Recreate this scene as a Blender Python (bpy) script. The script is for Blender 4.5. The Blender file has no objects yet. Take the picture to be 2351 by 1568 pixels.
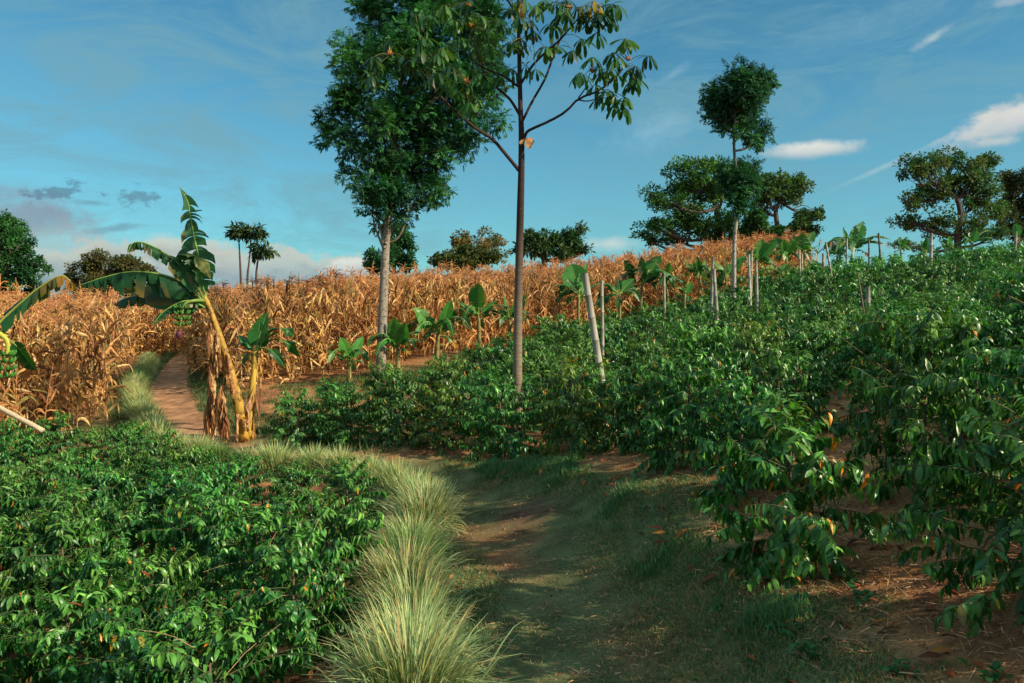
import bpy, math
import numpy as np
from mathutils import Vector

R = math.radians
rng = np.random.default_rng(7)
scene = bpy.context.scene
COL = scene.collection

# ------------------------------------------------------------------ camera
F = 1763.0                       # focal length in units of a 2351 px wide frame
PITCH = math.atan(84.0 / F)      # looks slightly down
CP, SP = math.cos(PITCH), math.sin(PITCH)

def at(u, v, y):
    """point of the place seen at (u, v) of the 2351x1568 frame at distance y"""
    a = (u - 1175.5) / F; b = (784.0 - v) / F
    d = np.array([a, CP + b * SP, -SP + b * CP])
    return d * (y / d[1])

def pix(P):
    P = np.atleast_2d(P)
    dep = P[:, 1] * CP - P[:, 2] * SP
    up = P[:, 1] * SP + P[:, 2] * CP
    dep = np.where(dep < 0.05, 0.05, dep)
    return 1175.5 + F * P[:, 0] / dep, 784 - F * up / dep

cam_d = bpy.data.cameras.new("camera")
cam_d.sensor_width = 36.0
cam_d.lens = 36.0 * F / 2351.0
cam_d.clip_start = 0.05
cam_d.clip_end = 6000
cam = bpy.data.objects.new("camera", cam_d)
COL.objects.link(cam)
cam.rotation_euler = (math.pi / 2 - PITCH, 0, 0)
scene.camera = cam

# ------------------------------------------------------------------ terrain
CTRL = np.array([
 (0.1,-1,-1.60),(0.3,1.5,-1.72),(0.3,3.9,-1.93),(0.25,6.1,-2.08),(-.3,7.7,-2.2),(-1,10.2,-2.38),(-3.6,12.4,-2.45),(-5.9,14.4,-2.46),(-7.6,17,-2.45),(-11.5,26,-2.35),(-14.3,33,-2.3),
 (-.5,3.6,-2.0),(-.8,5.7,-2.12),(-.9,8.5,-2.32),
 (-1.6,1,-2.2),(-2,4,-2.65),(-1.6,6,-2.55),(-3,8,-2.75),(-6,8,-2.85),(-9,12,-2.72),(-5,10.4,-2.7),(-4,5,-2.85),(-7,3,-3.0),(-14,8,-2.9),
 (-10,14,-2.55),(-12,20,-2.5),(-25,30,-2.45),(-6.5,19.5,-2.08),(-4,14.5,-2.3),(-2,11.5,-2.2),(-4.9,14,-2.46),(-25,15,-2.6),
 (1.6,4.4,-1.80),(2,3.2,-1.5),(2.6,5,-1.42),(2.6,6,-1.32),(1.5,7.3,-1.7),(.75,8.5,-2.0),(.65,10,-2.02),(2.9,7.5,-1.42),(2.6,3.7,-1.35),(4.9,9,-.9),(4.7,7,-.85),(4,4,-.6),(3,1,-.85),(6,3,.1),(3,-2,-.7),
 (1.3,11,-2.05),(.1,12,-2.2),(-1,16,-2.22),(.6,17,-2.0),(2,25,-1.6),(-1.5,14,-2.25),(4.7,18,-1.5),(4,20,-1.45),(-3.5,20,-2.0),(-1,24,-1.5),(3.8,30,-1.15),(8.9,30,-.1),(14,35,.6),(18.4,36,.95),(16.7,25,.7),(7,24,-.85),(12,16,-.2),(8,13,-.85),(9,7,-.05),(22,28,1.25),
 (-.5,40,-.8),(-13,40,-1.8),(-20,45,-2.6),(14,46,1.1),(5.8,45,-.2),(28,45,1.8),(-40,50,-3),(-40,70,-3.5),(0,70,-1.0),(25,70,1.5),(50,70,2),(45,40,2.5),(40,20,3),(20,5,1.6),(-40,10,-3),(15,-8,1.0),(0,-10,-1.2),(-15,-10,-3),
], float)

def tps_fit(P):
    xy = P[:, :2]; n = len(P)
    d2 = ((xy[:, None] - xy[None]) ** 2).sum(-1)
    K = 0.5 * d2 * np.log(d2 + 1e-9)
    K += np.eye(n) * 0.6
    A = np.zeros((n + 3, n + 3)); A[:n, :n] = K
    A[:n, n] = 1; A[:n, n + 1:] = xy; A[n, :n] = 1; A[n + 1:, :n] = xy.T
    b = np.zeros(n + 3); b[:n] = P[:, 2]
    return np.linalg.solve(A, b)
TPS = tps_fit(CTRL)

def ground(x, y):
    x = np.asarray(x, float); y = np.asarray(y, float); sh = np.broadcast(x, y).shape
    x = np.broadcast_to(x, sh).ravel(); y = np.broadcast_to(y, sh).ravel()
    out = np.empty(len(x))
    n = len(CTRL)
    for s in range(0, len(x), 40000):
        X = x[s:s + 40000]; Y = y[s:s + 40000]
        cx = np.clip(X, -42, 52); cy = np.clip(Y, -12, 74)
        d2 = (cx[:, None] - CTRL[None, :, 0]) ** 2 + (cy[:, None] - CTRL[None, :, 1]) ** 2
        z = (0.5 * d2 * np.log(d2 + 1e-9)) @ TPS[:n] + TPS[n] + TPS[n + 1] * cx + TPS[n + 2] * cy
        dx = X - np.interp(Y, [-3, 0, 3.9, 6.1, 8, 9.9, 11.3], [.25, .3, .38, .28, -.2, -1.2, -2.6])
        win = np.clip((Y - 2.2) / 1.5, 0, 1) * np.clip((11.0 - Y) / 2.0, 0, 1)
        q = np.clip((dx - .62) / .38, 0, 1); z = z + win * .17 * q * q * (3 - 2 * q) * np.exp(-np.clip(dx - 1.0, 0, None) ** 2 / 2.2)
        over = np.hypot(X - cx, Y - cy)
        k = 1 - np.exp(-over / 60.0)
        z = z * (1 - k) + (-9.0) * k
        out[s:s + 40000] = z
    return out.reshape(sh)

def gz(x, y): return float(ground(np.array([x]), np.array([y]))[0])

def hit(u, v, y0=2.0, y1=70.0):
    ys = np.linspace(y0, y1, 1500)
    d = at(u, v, 1.0)
    P = d[None] * ys[:, None]
    below = P[:, 2] < ground(P[:, 0], P[:, 1])
    i = int(np.argmax(below)) if below.any() else len(ys) - 1
    p = P[i]; return np.array([p[0], p[1], gz(p[0], p[1])])

def in_poly(x, y, poly):
    x = np.asarray(x); y = np.asarray(y); r = np.zeros(x.shape, bool)
    n = len(poly)
    for i in range(n):
        x0, y0 = poly[i]; x1, y1 = poly[(i + 1) % n]
        c = ((y0 > y) != (y1 > y)) & (x < (x1 - x0) * (y - y0) / (y1 - y0 + 1e-12) + x0)
        r ^= c
    return r

def dist_line(x, y, line):
    x = np.asarray(x, float); y = np.asarray(y, float); best = np.full(x.shape, 1e9)
    for (x0, y0), (x1, y1) in zip(line[:-1], line[1:]):
        dx, dy = x1 - x0, y1 - y0
        t = np.clip(((x - x0) * dx + (y - y0) * dy) / (dx * dx + dy * dy), 0, 1)
        best = np.minimum(best, np.hypot(x - x0 - t * dx, y - y0 - t * dy))
    return best

def resample(line, step):
    line = np.asarray(line, float)
    seg = np.linalg.norm(np.diff(line, axis=0), axis=1); s = np.concatenate([[0], np.cumsum(seg)])
    q = np.arange(0, s[-1], step)
    return np.stack([np.interp(q, s, line[:, k]) for k in range(line.shape[1])], 1)

def smooth_poly(pts, n):
    """Catmull-Rom through the points, n samples"""
    P = np.asarray(pts, float)
    if len(P) == 2:
        t = np.linspace(0, 1, n)[:, None]; return P[0] * (1 - t) + P[1] * t
    Q = np.vstack([2 * P[0] - P[1], P, 2 * P[-1] - P[-2]])
    m = len(P) - 1; out = []
    for tt in np.linspace(0, m, n):
        i = min(int(tt), m - 1); t = tt - i
        a, b, c, d = Q[i], Q[i + 1], Q[i + 2], Q[i + 3]
        out.append(.5 * ((2 * b) + (-a + c) * t + (2 * a - 5 * b + 4 * c - d) * t ** 2 + (-a + 3 * b - 3 * c + d) * t ** 3))
    return np.array(out)

def vnoise(x, y, s, seed=0):
    """cheap smooth value noise, 0..1"""
    x = np.asarray(x) / s; y = np.asarray(y) / s
    xi = np.floor(x).astype(np.int64); yi = np.floor(y).astype(np.int64); fx = x - xi; fy = y - yi
    fx = fx * fx * (3 - 2 * fx); fy = fy * fy * (3 - 2 * fy)
    def h(a, b):
        n = (a * 374761393 + b * 668265263 + seed * 974711) & 0x7fffffff
        n = ((n ^ (n >> 13)) * 1274126177) & 0x7fffffff
        return ((n ^ (n >> 16)) & 0xffff) / 65535.0
    return (h(xi, yi) * (1 - fx) + h(xi + 1, yi) * fx) * (1 - fy) + (h(xi, yi + 1) * (1 - fx) + h(xi + 1, yi + 1) * fx) * fy

# ------------------------------------------------------------------ mesh accumulator
def norm(a): return a / (np.linalg.norm(a, axis=-1, keepdims=True) + 1e-12)

class MB:
    def __init__(s): s.V = []; s.Q = []; s.C = []; s.n = 0
    def add(s, V, Q, C):
        V = np.asarray(V, float); Q = np.asarray(Q, np.int64)
        C = np.asarray(C, float)
        if C.ndim == 1: C = np.broadcast_to(C, (len(V), 3))
        s.V.append(V); s.Q.append(Q + s.n); s.C.append(C); s.n += len(V)
    def arrays(s): return np.vstack(s.V), np.vstack(s.Q), np.vstack(s.C)
    def stamp(s, T, M, P, C, jit=0.0):
        """template T=(verts, quads) placed n times: M (n,3,3) rows = local axes scaled, P (n,3)"""
        tv, tq = T[0], T[1]; n = len(P); k = len(tv)
        if n == 0: return
        V = np.einsum('kj,njc->nkc', tv, M) + P[:, None]
        Q = tq[None] + (np.arange(n) * k)[:, None, None]
        C = np.asarray(C, float)
        if C.ndim == 1: C = np.broadcast_to(C, (n, 3))
        Cc = np.repeat(C[:, None], k, 1)
        if len(T) > 2: Cc = Cc * T[2][None, :, None]
        s.add(V.reshape(-1, 3), Q.reshape(-1, 4), Cc.reshape(-1, 3))
    def tube(s, pts, rad, sides=6, col=(.2, .15, .1), cap=True):
        P = np.asarray(pts, float); n = len(P); rad = np.broadcast_to(np.asarray(rad, float), (n,))
        T = norm(np.gradient(P, axis=0)); a = np.array([0, 0, 1.]) if abs(T[0, 2]) < .9 else np.array([1., 0, 0])
        x = norm(np.cross(T[0], a)); ring = []
        ang = np.arange(sides) * 2 * math.pi / sides
        for i in range(n):
            x = norm(x - T[i] * np.dot(x, T[i])); y = np.cross(T[i], x)
            ring.append(P[i] + rad[i] * (np.cos(ang)[:, None] * x + np.sin(ang)[:, None] * y))
        V = np.vstack(ring); Q = []
        for i in range(n - 1):
            for j in range(sides):
                k = (j + 1) % sides
                Q.append((i * sides + j, i * sides + k, (i + 1) * sides + k, (i + 1) * sides + j))
        if cap:
            V = np.vstack([V, P[-1:], P[:1]]); c = n * sides
            for j in range(0, sides, 1):
                k = (j + 1) % sides
                Q.append(((n - 1) * sides + j, (n - 1) * sides + k, c, c))
                Q.append((k, j, c + 1, c + 1))
        s.add(V, Q, col)

def build(name, mb, mat, parent=None, origin=(0, 0, 0), smooth=True):
    V, Q, C = mb.arrays() if isinstance(mb, MB) else mb
    V = V - np.asarray(origin, float)
    tri = Q[:, 2] == Q[:, 3]
    me = bpy.data.meshes.new(name)
    nq = int((~tri).sum()); nt = int(tri.sum())
    loops = np.concatenate([Q[~tri].ravel(), Q[tri][:, :3].ravel()])
    starts = np.concatenate([np.arange(nq) * 4, nq * 4 + np.arange(nt) * 3])
    me.vertices.add(len(V)); me.vertices.foreach_set("co", V.astype(np.float32).ravel())
    me.loops.add(len(loops)); me.loops.foreach_set("vertex_index", loops.astype(np.int32))
    me.polygons.add(nq + nt); me.polygons.foreach_set("loop_start", starts.astype(np.int32))
    ca = me.color_attributes.new("Col", 'FLOAT_COLOR', 'POINT')
    ca.data.foreach_set("color", np.hstack([C, np.ones((len(C), 1))]).astype(np.float32).ravel())
    me.update(calc_edges=True); me.validate()
    me.polygons.foreach_set("use_smooth", np.full(len(me.polygons), smooth))
    me.materials.append(mat)
    o = bpy.data.objects.new(name, me); COL.objects.link(o)
    if parent is not None: o.parent = parent
    else: o.location = origin
    return o

def tag(o, label=None, cat=None, group=None, kind=None):
    if label: o["label"] = label
    if cat: o["category"] = cat
    if group: o["group"] = group
    if kind: o["kind"] = kind
    return o

def thing(name, label, cat, loc, group=None, rz=0.0):
    o = bpy.data.objects.new(name, None); COL.objects.link(o)
    o.location = loc; o.rotation_euler = (0, 0, rz); o.empty_display_size = 0.1
    return tag(o, label, cat, group)

def copy_tree(src, loc, rot, scale, label=None, group=None):
    c = src.copy(); COL.objects.link(c); c.location = loc; c.rotation_euler = rot; c.scale = scale
    if label: c["label"] = label
    if group: c["group"] = group
    for ch in KIDS[src.name]:
        d = ch.copy(); COL.objects.link(d); d.parent = c
    return c
KIDS = {}

# ------------------------------------------------------------------ materials
def new_mat(name):
    m = bpy.data.materials.new(name); m.use_nodes = True
    nt = m.node_tree; nt.nodes.clear()
    return m, nt
def N(nt, t, **kw):
    n = nt.nodes.new(t)
    for k, v in kw.items():
        if k.startswith('i_'): n.inputs[int(k[2:])].default_value = v
        else: setattr(n, k, v)
    return n

def leaf_mat(name, rough=.45, trans=.3, spec=.5, tcol=(1.0, 1.25, .5), noise=.25, nscale=30., bump=0.0, coat=0.0, vary=.12):
    m, nt = new_mat(name); L = nt.links
    out = N(nt, 'ShaderNodeOutputMaterial'); p = N(nt, 'ShaderNodeBsdfPrincipled')
    a = N(nt, 'ShaderNodeAttribute', attribute_name="Col")
    tc = N(nt, 'ShaderNodeTexCoord'); no = N(nt, 'ShaderNodeTexNoise'); no.inputs['Scale'].default_value = nscale
    L.new(tc.outputs['Object'], no.inputs['Vector'])
    mr = N(nt, 'ShaderNodeMapRange'); mr.inputs['From Min'].default_value = .3; mr.inputs['From Max'].default_value = .7
    mr.inputs['To Min'].default_value = 1 - noise; mr.inputs['To Max'].default_value = 1 + noise
    L.new(no.outputs['Fac'], mr.inputs['Value'])
    oi = N(nt, 'ShaderNodeObjectInfo'); vr = N(nt, 'ShaderNodeMapRange'); vr.inputs['To Min'].default_value = 1 - vary; vr.inputs['To Max'].default_value = 1 + vary
    L.new(oi.outputs['Random'], vr.inputs['Value']); vm = N(nt, 'ShaderNodeMath', operation='MULTIPLY'); L.new(vr.outputs[0], vm.inputs[0]); L.new(mr.outputs[0], vm.inputs[1])
    sc_ = N(nt, 'ShaderNodeVectorMath', operation='SCALE'); L.new(a.outputs['Color'], sc_.inputs[0]); L.new(vm.outputs[0], sc_.inputs['Scale'])
    mul = N(nt, 'ShaderNodeHueSaturation'); L.new(sc_.outputs[0], mul.inputs['Color'])
    hr = N(nt, 'ShaderNodeMapRange'); hr.inputs['To Min'].default_value = .5 - .045 * vary / .28; hr.inputs['To Max'].default_value = .5 + .012 * vary / .28
    h2 = N(nt, 'ShaderNodeMath', operation='FRACT'); h3 = N(nt, 'ShaderNodeMath', operation='MULTIPLY'); h3.inputs[1].default_value = 37.7
    L.new(oi.outputs['Random'], h3.inputs[0]); L.new(h3.outputs[0], h2.inputs[0]); L.new(h2.outputs[0], hr.inputs['Value']); L.new(hr.outputs[0], mul.inputs['Hue'])
    L.new(mul.outputs[0], p.inputs['Base Color'])
    p.inputs['Roughness'].default_value = rough; p.inputs['Specular IOR Level'].default_value = spec
    if coat: p.inputs['Coat Weight'].default_value = coat; p.inputs['Coat Roughness'].default_value = .25
    t = N(nt, 'ShaderNodeBsdfTranslucent')
    tm = N(nt, 'ShaderNodeVectorMath', operation='MULTIPLY'); tm.inputs[1].default_value = tcol
    L.new(mul.outputs[0], tm.inputs[0]); L.new(tm.outputs[0], t.inputs['Color'])
    mx = N(nt, 'ShaderNodeMixShader'); mx.inputs[0].default_value = trans
    L.new(p.outputs[0], mx.inputs[1]); L.new(t.outputs[0], mx.inputs[2]); L.new(mx.outputs[0], out.inputs[0])
    if bump:
        b = N(nt, 'ShaderNodeBump'); b.inputs['Strength'].default_value = bump; b.inputs['Distance'].default_value = .01
        L.new(no.outputs['Fac'], b.inputs['Height']); L.new(b.outputs[0], p.inputs['Normal'])
    return m

def bark_mat(name, spots=None, scale=(18, 18, 60), rough=.85, amt=.5, spot_scale=6., spot_lo=.55, bump=.5):
    m, nt = new_mat(name); L = nt.links
    out = N(nt, 'ShaderNodeOutputMaterial'); p = N(nt, 'ShaderNodeBsdfPrincipled'); p.inputs['Roughness'].default_value = rough
    p.inputs['Specular IOR Level'].default_value = .25
    a = N(nt, 'ShaderNodeAttribute', attribute_name="Col")
    tc = N(nt, 'ShaderNodeTexCoord'); mp = N(nt, 'ShaderNodeMapping'); mp.inputs['Scale'].default_value = scale
    L.new(tc.outputs['Object'], mp.inputs['Vector'])
    no = N(nt, 'ShaderNodeTexNoise'); no.inputs['Scale'].default_value = 1.0; no.inputs['Detail'].default_value = 6
    L.new(mp.outputs[0], no.inputs['Vector'])
    mr = N(nt, 'ShaderNodeMapRange'); mr.inputs['From Min'].default_value = .3; mr.inputs['From Max'].default_value = .7
    mr.inputs['To Min'].default_value = 1 - amt; mr.inputs['To Max'].default_value = 1 + amt
    L.new(no.outputs['Fac'], mr.inputs['Value'])
    mul = N(nt, 'ShaderNodeVectorMath', operation='SCALE'); L.new(a.outputs['Color'], mul.inputs[0]); L.new(mr.outputs[0], mul.inputs['Scale'])
    src = mul.outputs[0]
    if spots:
        n2 = N(nt, 'ShaderNodeTexNoise'); n2.inputs['Scale'].default_value = spot_scale; n2.inputs['Detail'].default_value = 5
        n2.inputs['Roughness'].default_value = .7
        L.new(tc.outputs['Object'], n2.inputs['Vector'])
        m2 = N(nt, 'ShaderNodeMapRange'); m2.inputs['From Min'].default_value = spot_lo; m2.inputs['From Max'].default_value = spot_lo + .08
        L.new(n2.outputs['Fac'], m2.inputs['Value'])
        mx = N(nt, 'ShaderNodeMix', data_type='RGBA'); L.new(m2.outputs[0], mx.inputs[0]); L.new(src, mx.inputs[6]); mx.inputs[7].default_value = (*spots, 1)
        src = mx.outputs[2]
    L.new(src, p.inputs['Base Color'])
    b = N(nt, 'ShaderNodeBump'); b.inputs['Strength'].default_value = bump; b.inputs['Distance'].default_value = .02
    L.new(no.outputs['Fac'], b.inputs['Height']); L.new(b.outputs[0], p.inputs['Normal']); L.new(p.outputs[0], out.inputs[0])
    return m

M_COF = leaf_mat("coffee_leaf", rough=.38, trans=.22, spec=.5, noise=.25, nscale=25, vary=.2)
M_TREE = leaf_mat("tree_leaf", rough=.55, trans=.3, spec=.35, noise=.25, nscale=3)
M_UMB = leaf_mat("umbrella_leaf", rough=.42, trans=.35, spec=.45, noise=.15, nscale=8, tcol=(1.4, 1.3, .3))
M_BAN = leaf_mat("banana_leaf", rough=.42, trans=.35, spec=.45, noise=.15, nscale=9, tcol=(1.2, 1.35, .4))
M_CORN = leaf_mat("dry_corn", rough=.7, trans=.3, spec=.25, noise=.25, nscale=14, tcol=(1.15, 1., .8))
M_GRASS = leaf_mat("grass_blade", rough=.5, trans=.3, spec=.35, noise=.15, nscale=10, tcol=(1.1, 1.15, .6))
M_STRAW = leaf_mat("straw", rough=.8, trans=.1, spec=.15, noise=.25, nscale=10, tcol=(1., 1., 1.))
M_STEM = bark_mat("coffee_stem", amt=.3)
M_BARK = bark_mat("bark", amt=.45)
M_PALE = bark_mat("pale_bark", spots=(.11, .09, .07), scale=(16, 16, 42), amt=.4, spot_scale=13, spot_lo=.52)
M_RING = bark_mat("ringed_bark", spots=(.42, .38, .32), scale=(5, 5, 110), amt=.4, spot_scale=22, spot_lo=.66)
M_BAMB = bark_mat("bamboo", scale=(60, 60, 4), amt=.22, rough=.6, spots=(.16, .14, .12), spot_scale=9, spot_lo=.66, bump=.15)
M_PSEU = bark_mat("banana_stem", scale=(26, 26, 3), amt=.35, rough=.5, spots=(.12, .05, .018), spot_scale=4.5, spot_lo=.52, bump=.6)
M_FRUIT = bark_mat("fruit", amt=.15, rough=.45, bump=.1)

# ------------------------------------------------------------------ leaf templates (x across, y along, z up), colour factor per vertex
def leaf_T(rows, half, bend=.25, fold=.25, wave=0., k=3, rib=1.0, edge=1.0):
    V = []; c = []
    for i, t in enumerate(rows):
        w = half[i]
        for x in (-1, 0, 1):
            z = -bend * t * t + fold * abs(x) * w * 1.0 + (wave * math.sin(i * 2.4 + x * 1.3) * (1 if x else 0))
            V.append((x * w, t, z)); c.append(rib if x == 0 else edge)
    Q = []
    for i in range(len(rows) - 1):
        a = i * 3
        Q += [(a, a + 1, a + 4, a + 3), (a + 1, a + 2, a + 5, a + 4)]
    return np.array(V, float), np.array(Q), np.array(c)
CL_HI = [leaf_T([0, .12, .3, .5, .7, .87, 1.], [.01, .1, .155, .17, .135, .07, .0], b, f, .028, rib=1.25, edge=.95) for b, f in ((.2, .35), (.45, .2), (.7, .4))]
CL_MID = [leaf_T([0, .3, .65, 1.], [.015, .165, .145, .0], b, f, .01, rib=1.1) for b, f in ((.2, .35), (.45, .3))]
CL_LO = [leaf_T([0, .5, 1.], [.02, .2, .02], .4, .3)]
LEAFLET = [leaf_T([0, .45, 1.], [.01, .17, .0], .2, .3)]
OBOV = [leaf_T([0, .25, .5, .78, .93, 1.], [.02, .06, .11, .135, .09, .01], b, .18, rib=1.2) for b in (.25, .55)]
DIA = (np.array([(0, 0, 0), (-.5, .5, .06), (0, 1, -.1), (.5, .5, .06)], float), np.array([(0, 3, 2, 1)]), np.array([1., 1, 1, 1]))

def frames(D, Nn, L, W=None):
    """rows: x axis*W, y axis*L, z axis*L"""
    y = norm(D); x = norm(np.cross(y, Nn)); z = np.cross(x, y)
    L = np.asarray(L)[:, None]; W = L if W is None else np.asarray(W)[:, None]
    return np.stack([x * W, y * L, z * L], 1)

# ------------------------------------------------------------------ coffee bushes
def coffee(seed, H, W, T, dens=1.0, leaf=.125, yellow=.006, hue=0.0, bare=0.15, berries=False, openness=0.0, lshape=None):
    r = np.random.default_rng(seed)
    st = MB(); lf = MB(); br = MB()
    lean = r.normal(0, .04, 2)
    hs = np.linspace(0, H * .96, 10)
    stem = np.stack([lean[0] * (hs / H) ** 2 * H + .01 * np.sin(hs * 7), lean[1] * (hs / H) ** 2 * H, hs], 1)
    st.tube(stem, np.linspace(.02, .006, 10), 6, (.16, .11, .07))
    lv = np.arange(H * bare, H * .99, .04 / dens)
    P = []; D = []; NN = []; LL = []; CC = []; ang0 = r.uniform(0, 6)
    def shoot(base, a, el, L, q, n=7, main=True):
        pts = [base]; d = np.array([math.cos(a) * math.cos(el), math.sin(a) * math.cos(el), math.sin(el)])
        dr = r.uniform(.04, .13) + .05 * (1 - q)
        for i in range(n):
            d = norm(d + np.array([0, 0, -dr]) + r.normal(0, .05, 3)); pts.append(pts[-1] + d * L / n)
        pts = np.array(pts)
        st.tube(pts, np.linspace(.0045 if main else .003, .0018, n + 1), 3, (.09, .10, .04), cap=False)
        m = max(2, int(L / (.036 / dens)))
        for i in range(m):
            t = .08 + .92 * (i + 1) / m
            if main and t < .3 and r.random() < .6: continue
            f = t * n; i0 = min(int(f), n - 1); p = pts[i0] * (1 - (f - i0)) + pts[i0 + 1] * (f - i0)
            dd = norm(pts[i0 + 1] - pts[i0]); side = norm(np.cross(dd, [0, 0, 1.]))
            tw = r.normal(0, .5); side = norm(side * math.cos(tw) + np.cross(dd, side) * math.sin(tw))
            tip = t > .95
            for s in (-1, 1):
                if r.random() < .12: continue
                droop = r.uniform(.3, 1.9) * (1 - .5 * (q > .85) - .25 * tip)
                ld = dd * r.uniform(.15, .9) + side * s * r.uniform(.4, 1.0) + np.array([0, 0, -droop]) + r.normal(0, .15, 3)
                P.append(p); D.append(ld); NN.append(norm(np.array([0, 0, 1.]) + dd * .5 + r.normal(0, .35, 3)))
                sz = leaf * r.uniform(.6, 1.25) * (.6 if tip else 1) * (1 - .25 * (q > .93))
                LL.append(sz)
                young = min(1, (.45 if tip else 0) + (.3 if q > .85 else 0) + r.random() ** 2.5 * .6)
                c = np.array([.014, .1, .024]) * (1 - young) + np.array([.12, .37, .05]) * young
                c = c * r.uniform(.65, 1.35) * np.array([1 + hue, 1, 1 - hue * .3])
                x = r.random()
                if x < yellow: c = np.array([.55, .25, .015]) * r.uniform(.6, 1.2)
                elif x < yellow * 2: c = np.array([.25, .22, .03]) * r.uniform(.6, 1.1)
                elif x < yellow * 2.3: c = np.array([.2, .06, .015])
                CC.append(c)
        return pts
    for k, h in enumerate(lv):
        q = h / H
        base = np.array([np.interp(h, hs, stem[:, 0]), np.interp(h, hs, stem[:, 1]), h])
        for sgn in (0, math.pi):
            if r.random() < .08 + openness: continue
            a = ang0 + k * 1.57 + sgn + r.normal(0, .35)
            prof = math.sqrt(max(0.02, 1 - ((q - .38) / .68) ** 2)) if q > .38 else (.72 + .28 * q / .38)
            L = max(W * prof * r.uniform(.7, 1.2) * .5, .1)
            el = -.05 + q * q * 1.2 + r.normal(0, .2)
            n = 7; pts = shoot(base, a, el, L, q)
            if L > .22:
                for _ in range(int(r.integers(1, 3))):
                    j = int(r.integers(2, 6)); shoot(pts[j], a + r.choice([-1, 1]) * r.uniform(.4, .9), el * .6 + r.uniform(-.2, .4), L * r.uniform(.3, .5), q, 4, False)
            if r.random() < .035:
                e = base + np.array([math.cos(a + .6), math.sin(a + .6), r.uniform(.1, .9)]) * L * r.uniform(.9, 1.3); st.tube(smooth_poly([base, (base + e) / 2 + r.normal(0, .02, 3), e], 5), np.linspace(.004, .0015, 5), 3, (.34, .22, .12), cap=False)
            if berries and q < .7 and r.random() < .5:
                for _ in range(int(r.integers(2, 4))):
                    f = r.uniform(.25, .8) * n; i0 = int(f); p0 = pts[i0]
                    for _ in range(int(r.integers(4, 9))):
                        o = r.normal(0, .009, 3) + np.array([0, 0, -.008]); c0 = p0 + o; rr = .0065
                        th = np.linspace(0, math.pi, 4)
                        br.tube(np.stack([np.full(4, c0[0]), np.full(4, c0[1]), c0[2] - rr * np.cos(th)], 1), np.maximum(.0008, rr * np.sin(th)), 5, (.07, .17, .04), cap=False)
    P = np.array(P); D = np.array(D); NN = np.array(NN); LL = np.array(LL); CC = np.array(CC)
    w = lshape if lshape else 1.0
    pick = r.integers(0, len(T), len(P))
    for i, t in enumerate(T):
        k = pick == i
        lf.stamp(t, frames(D[k], NN[k], LL[k], LL[k] * w * r.uniform(.85, 1.2, k.sum())), P[k], CC[k])
    return lf, st, br

def make_coffee(seed, loc, label, group, **kw):
    lf, st, br = coffee(seed, **kw)
    o = thing("coffee_bush", label, "coffee bush", loc, group)
    ks = [build("foliage", lf, M_COF, o, smooth=kw["T"] is CL_HI), build("stem", st, M_STEM, o)]
    if br.n: ks.append(tag(build("berries", br, M_FRUIT, o), kind="stuff"))
    KIDS[o.name] = ks
    return o

# ------------------------------------------------------------------ lines and areas of the place
PATH = [(0.25, -3), (0.3, 0), (0.38, 3.9), (.28, 6.1), (-.2, 8), (-1.2, 9.9), (-2.6, 11.3), (-4.3, 12.5), (-5.9, 14.2), (-7.5, 17), (-9.6, 21.4), (-11.5, 26), (-14.0, 32.5), (-15, 36)]
STRIP = [(-.42, 2.9), (-.5, 3.8), (-.73, 5.4), (-.85, 6.9), (-.98, 8.4), (-1.5, 9.7), (-2.5, 10.7), (-3.6, 11.4), (-4.7, 12.1), (-6.1, 13.4), (-7.6, 15.8), (-9.7, 19.6), (-11.2, 23), (-13.1, 27.5), (-15.4, 32.5)]
RIGHT = [(2.9, 1.4), (2.35, 3.3), (2.25, 4.9), (2.1, 5.9), (1.25, 7.3), (.35, 10), (-.6, 10.9), (-2.3, 11.6), (-3.7, 13.3), (-3.9, 14.6), (-3.0, 15.6), (-2.1, 17.2), (-1.2, 19), (-.3, 21.5), (1.2, 24.8), (3.4, 28.4), (6, 29.2), (9.3, 30), (11.5, 32), (14.5, 35.5), (19, 38.5), (27, 40), (33, 30), (23, 14), (14, 6), (7, 1.0), (4.5, -1.5), (3, -2.5)]
LEFT = [(-.95, 1.4), (-1.15, 3.4), (-1.35, 5.5), (-1.5, 7.7), (-1.8, 9.1), (-2.7, 10.0), (-4.2, 11.2), (-5.5, 12.3), (-6.6, 12.9), (-8.2, 12.2), (-12.5, 11.4), (-19, 11), (-17, 6), (-8, 3.2), (-4.5, 1.6), (-2.2, .8)]
CORN = [(-9.0, 12.7), (-8.5, 16.3), (-10.6, 19.8), (-12.4, 23.4), (-15.6, 31), (-16.6, 34.5), (-13.6, 33.5), (-12.0, 28.5), (-10.0, 24.2), (-6.9, 18.7), (-5.6, 19.6), (-4.4, 20.9), (-2.7, 22.8), (-1.0, 24.6), (1.6, 28.6), (3.9, 31), (8.9, 31.8), (12.6, 35.5), (15.6, 39.5), (16.5, 47), (2, 47), (-14, 45), (-26, 46), (-36, 34), (-24, 12.2)]

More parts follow.
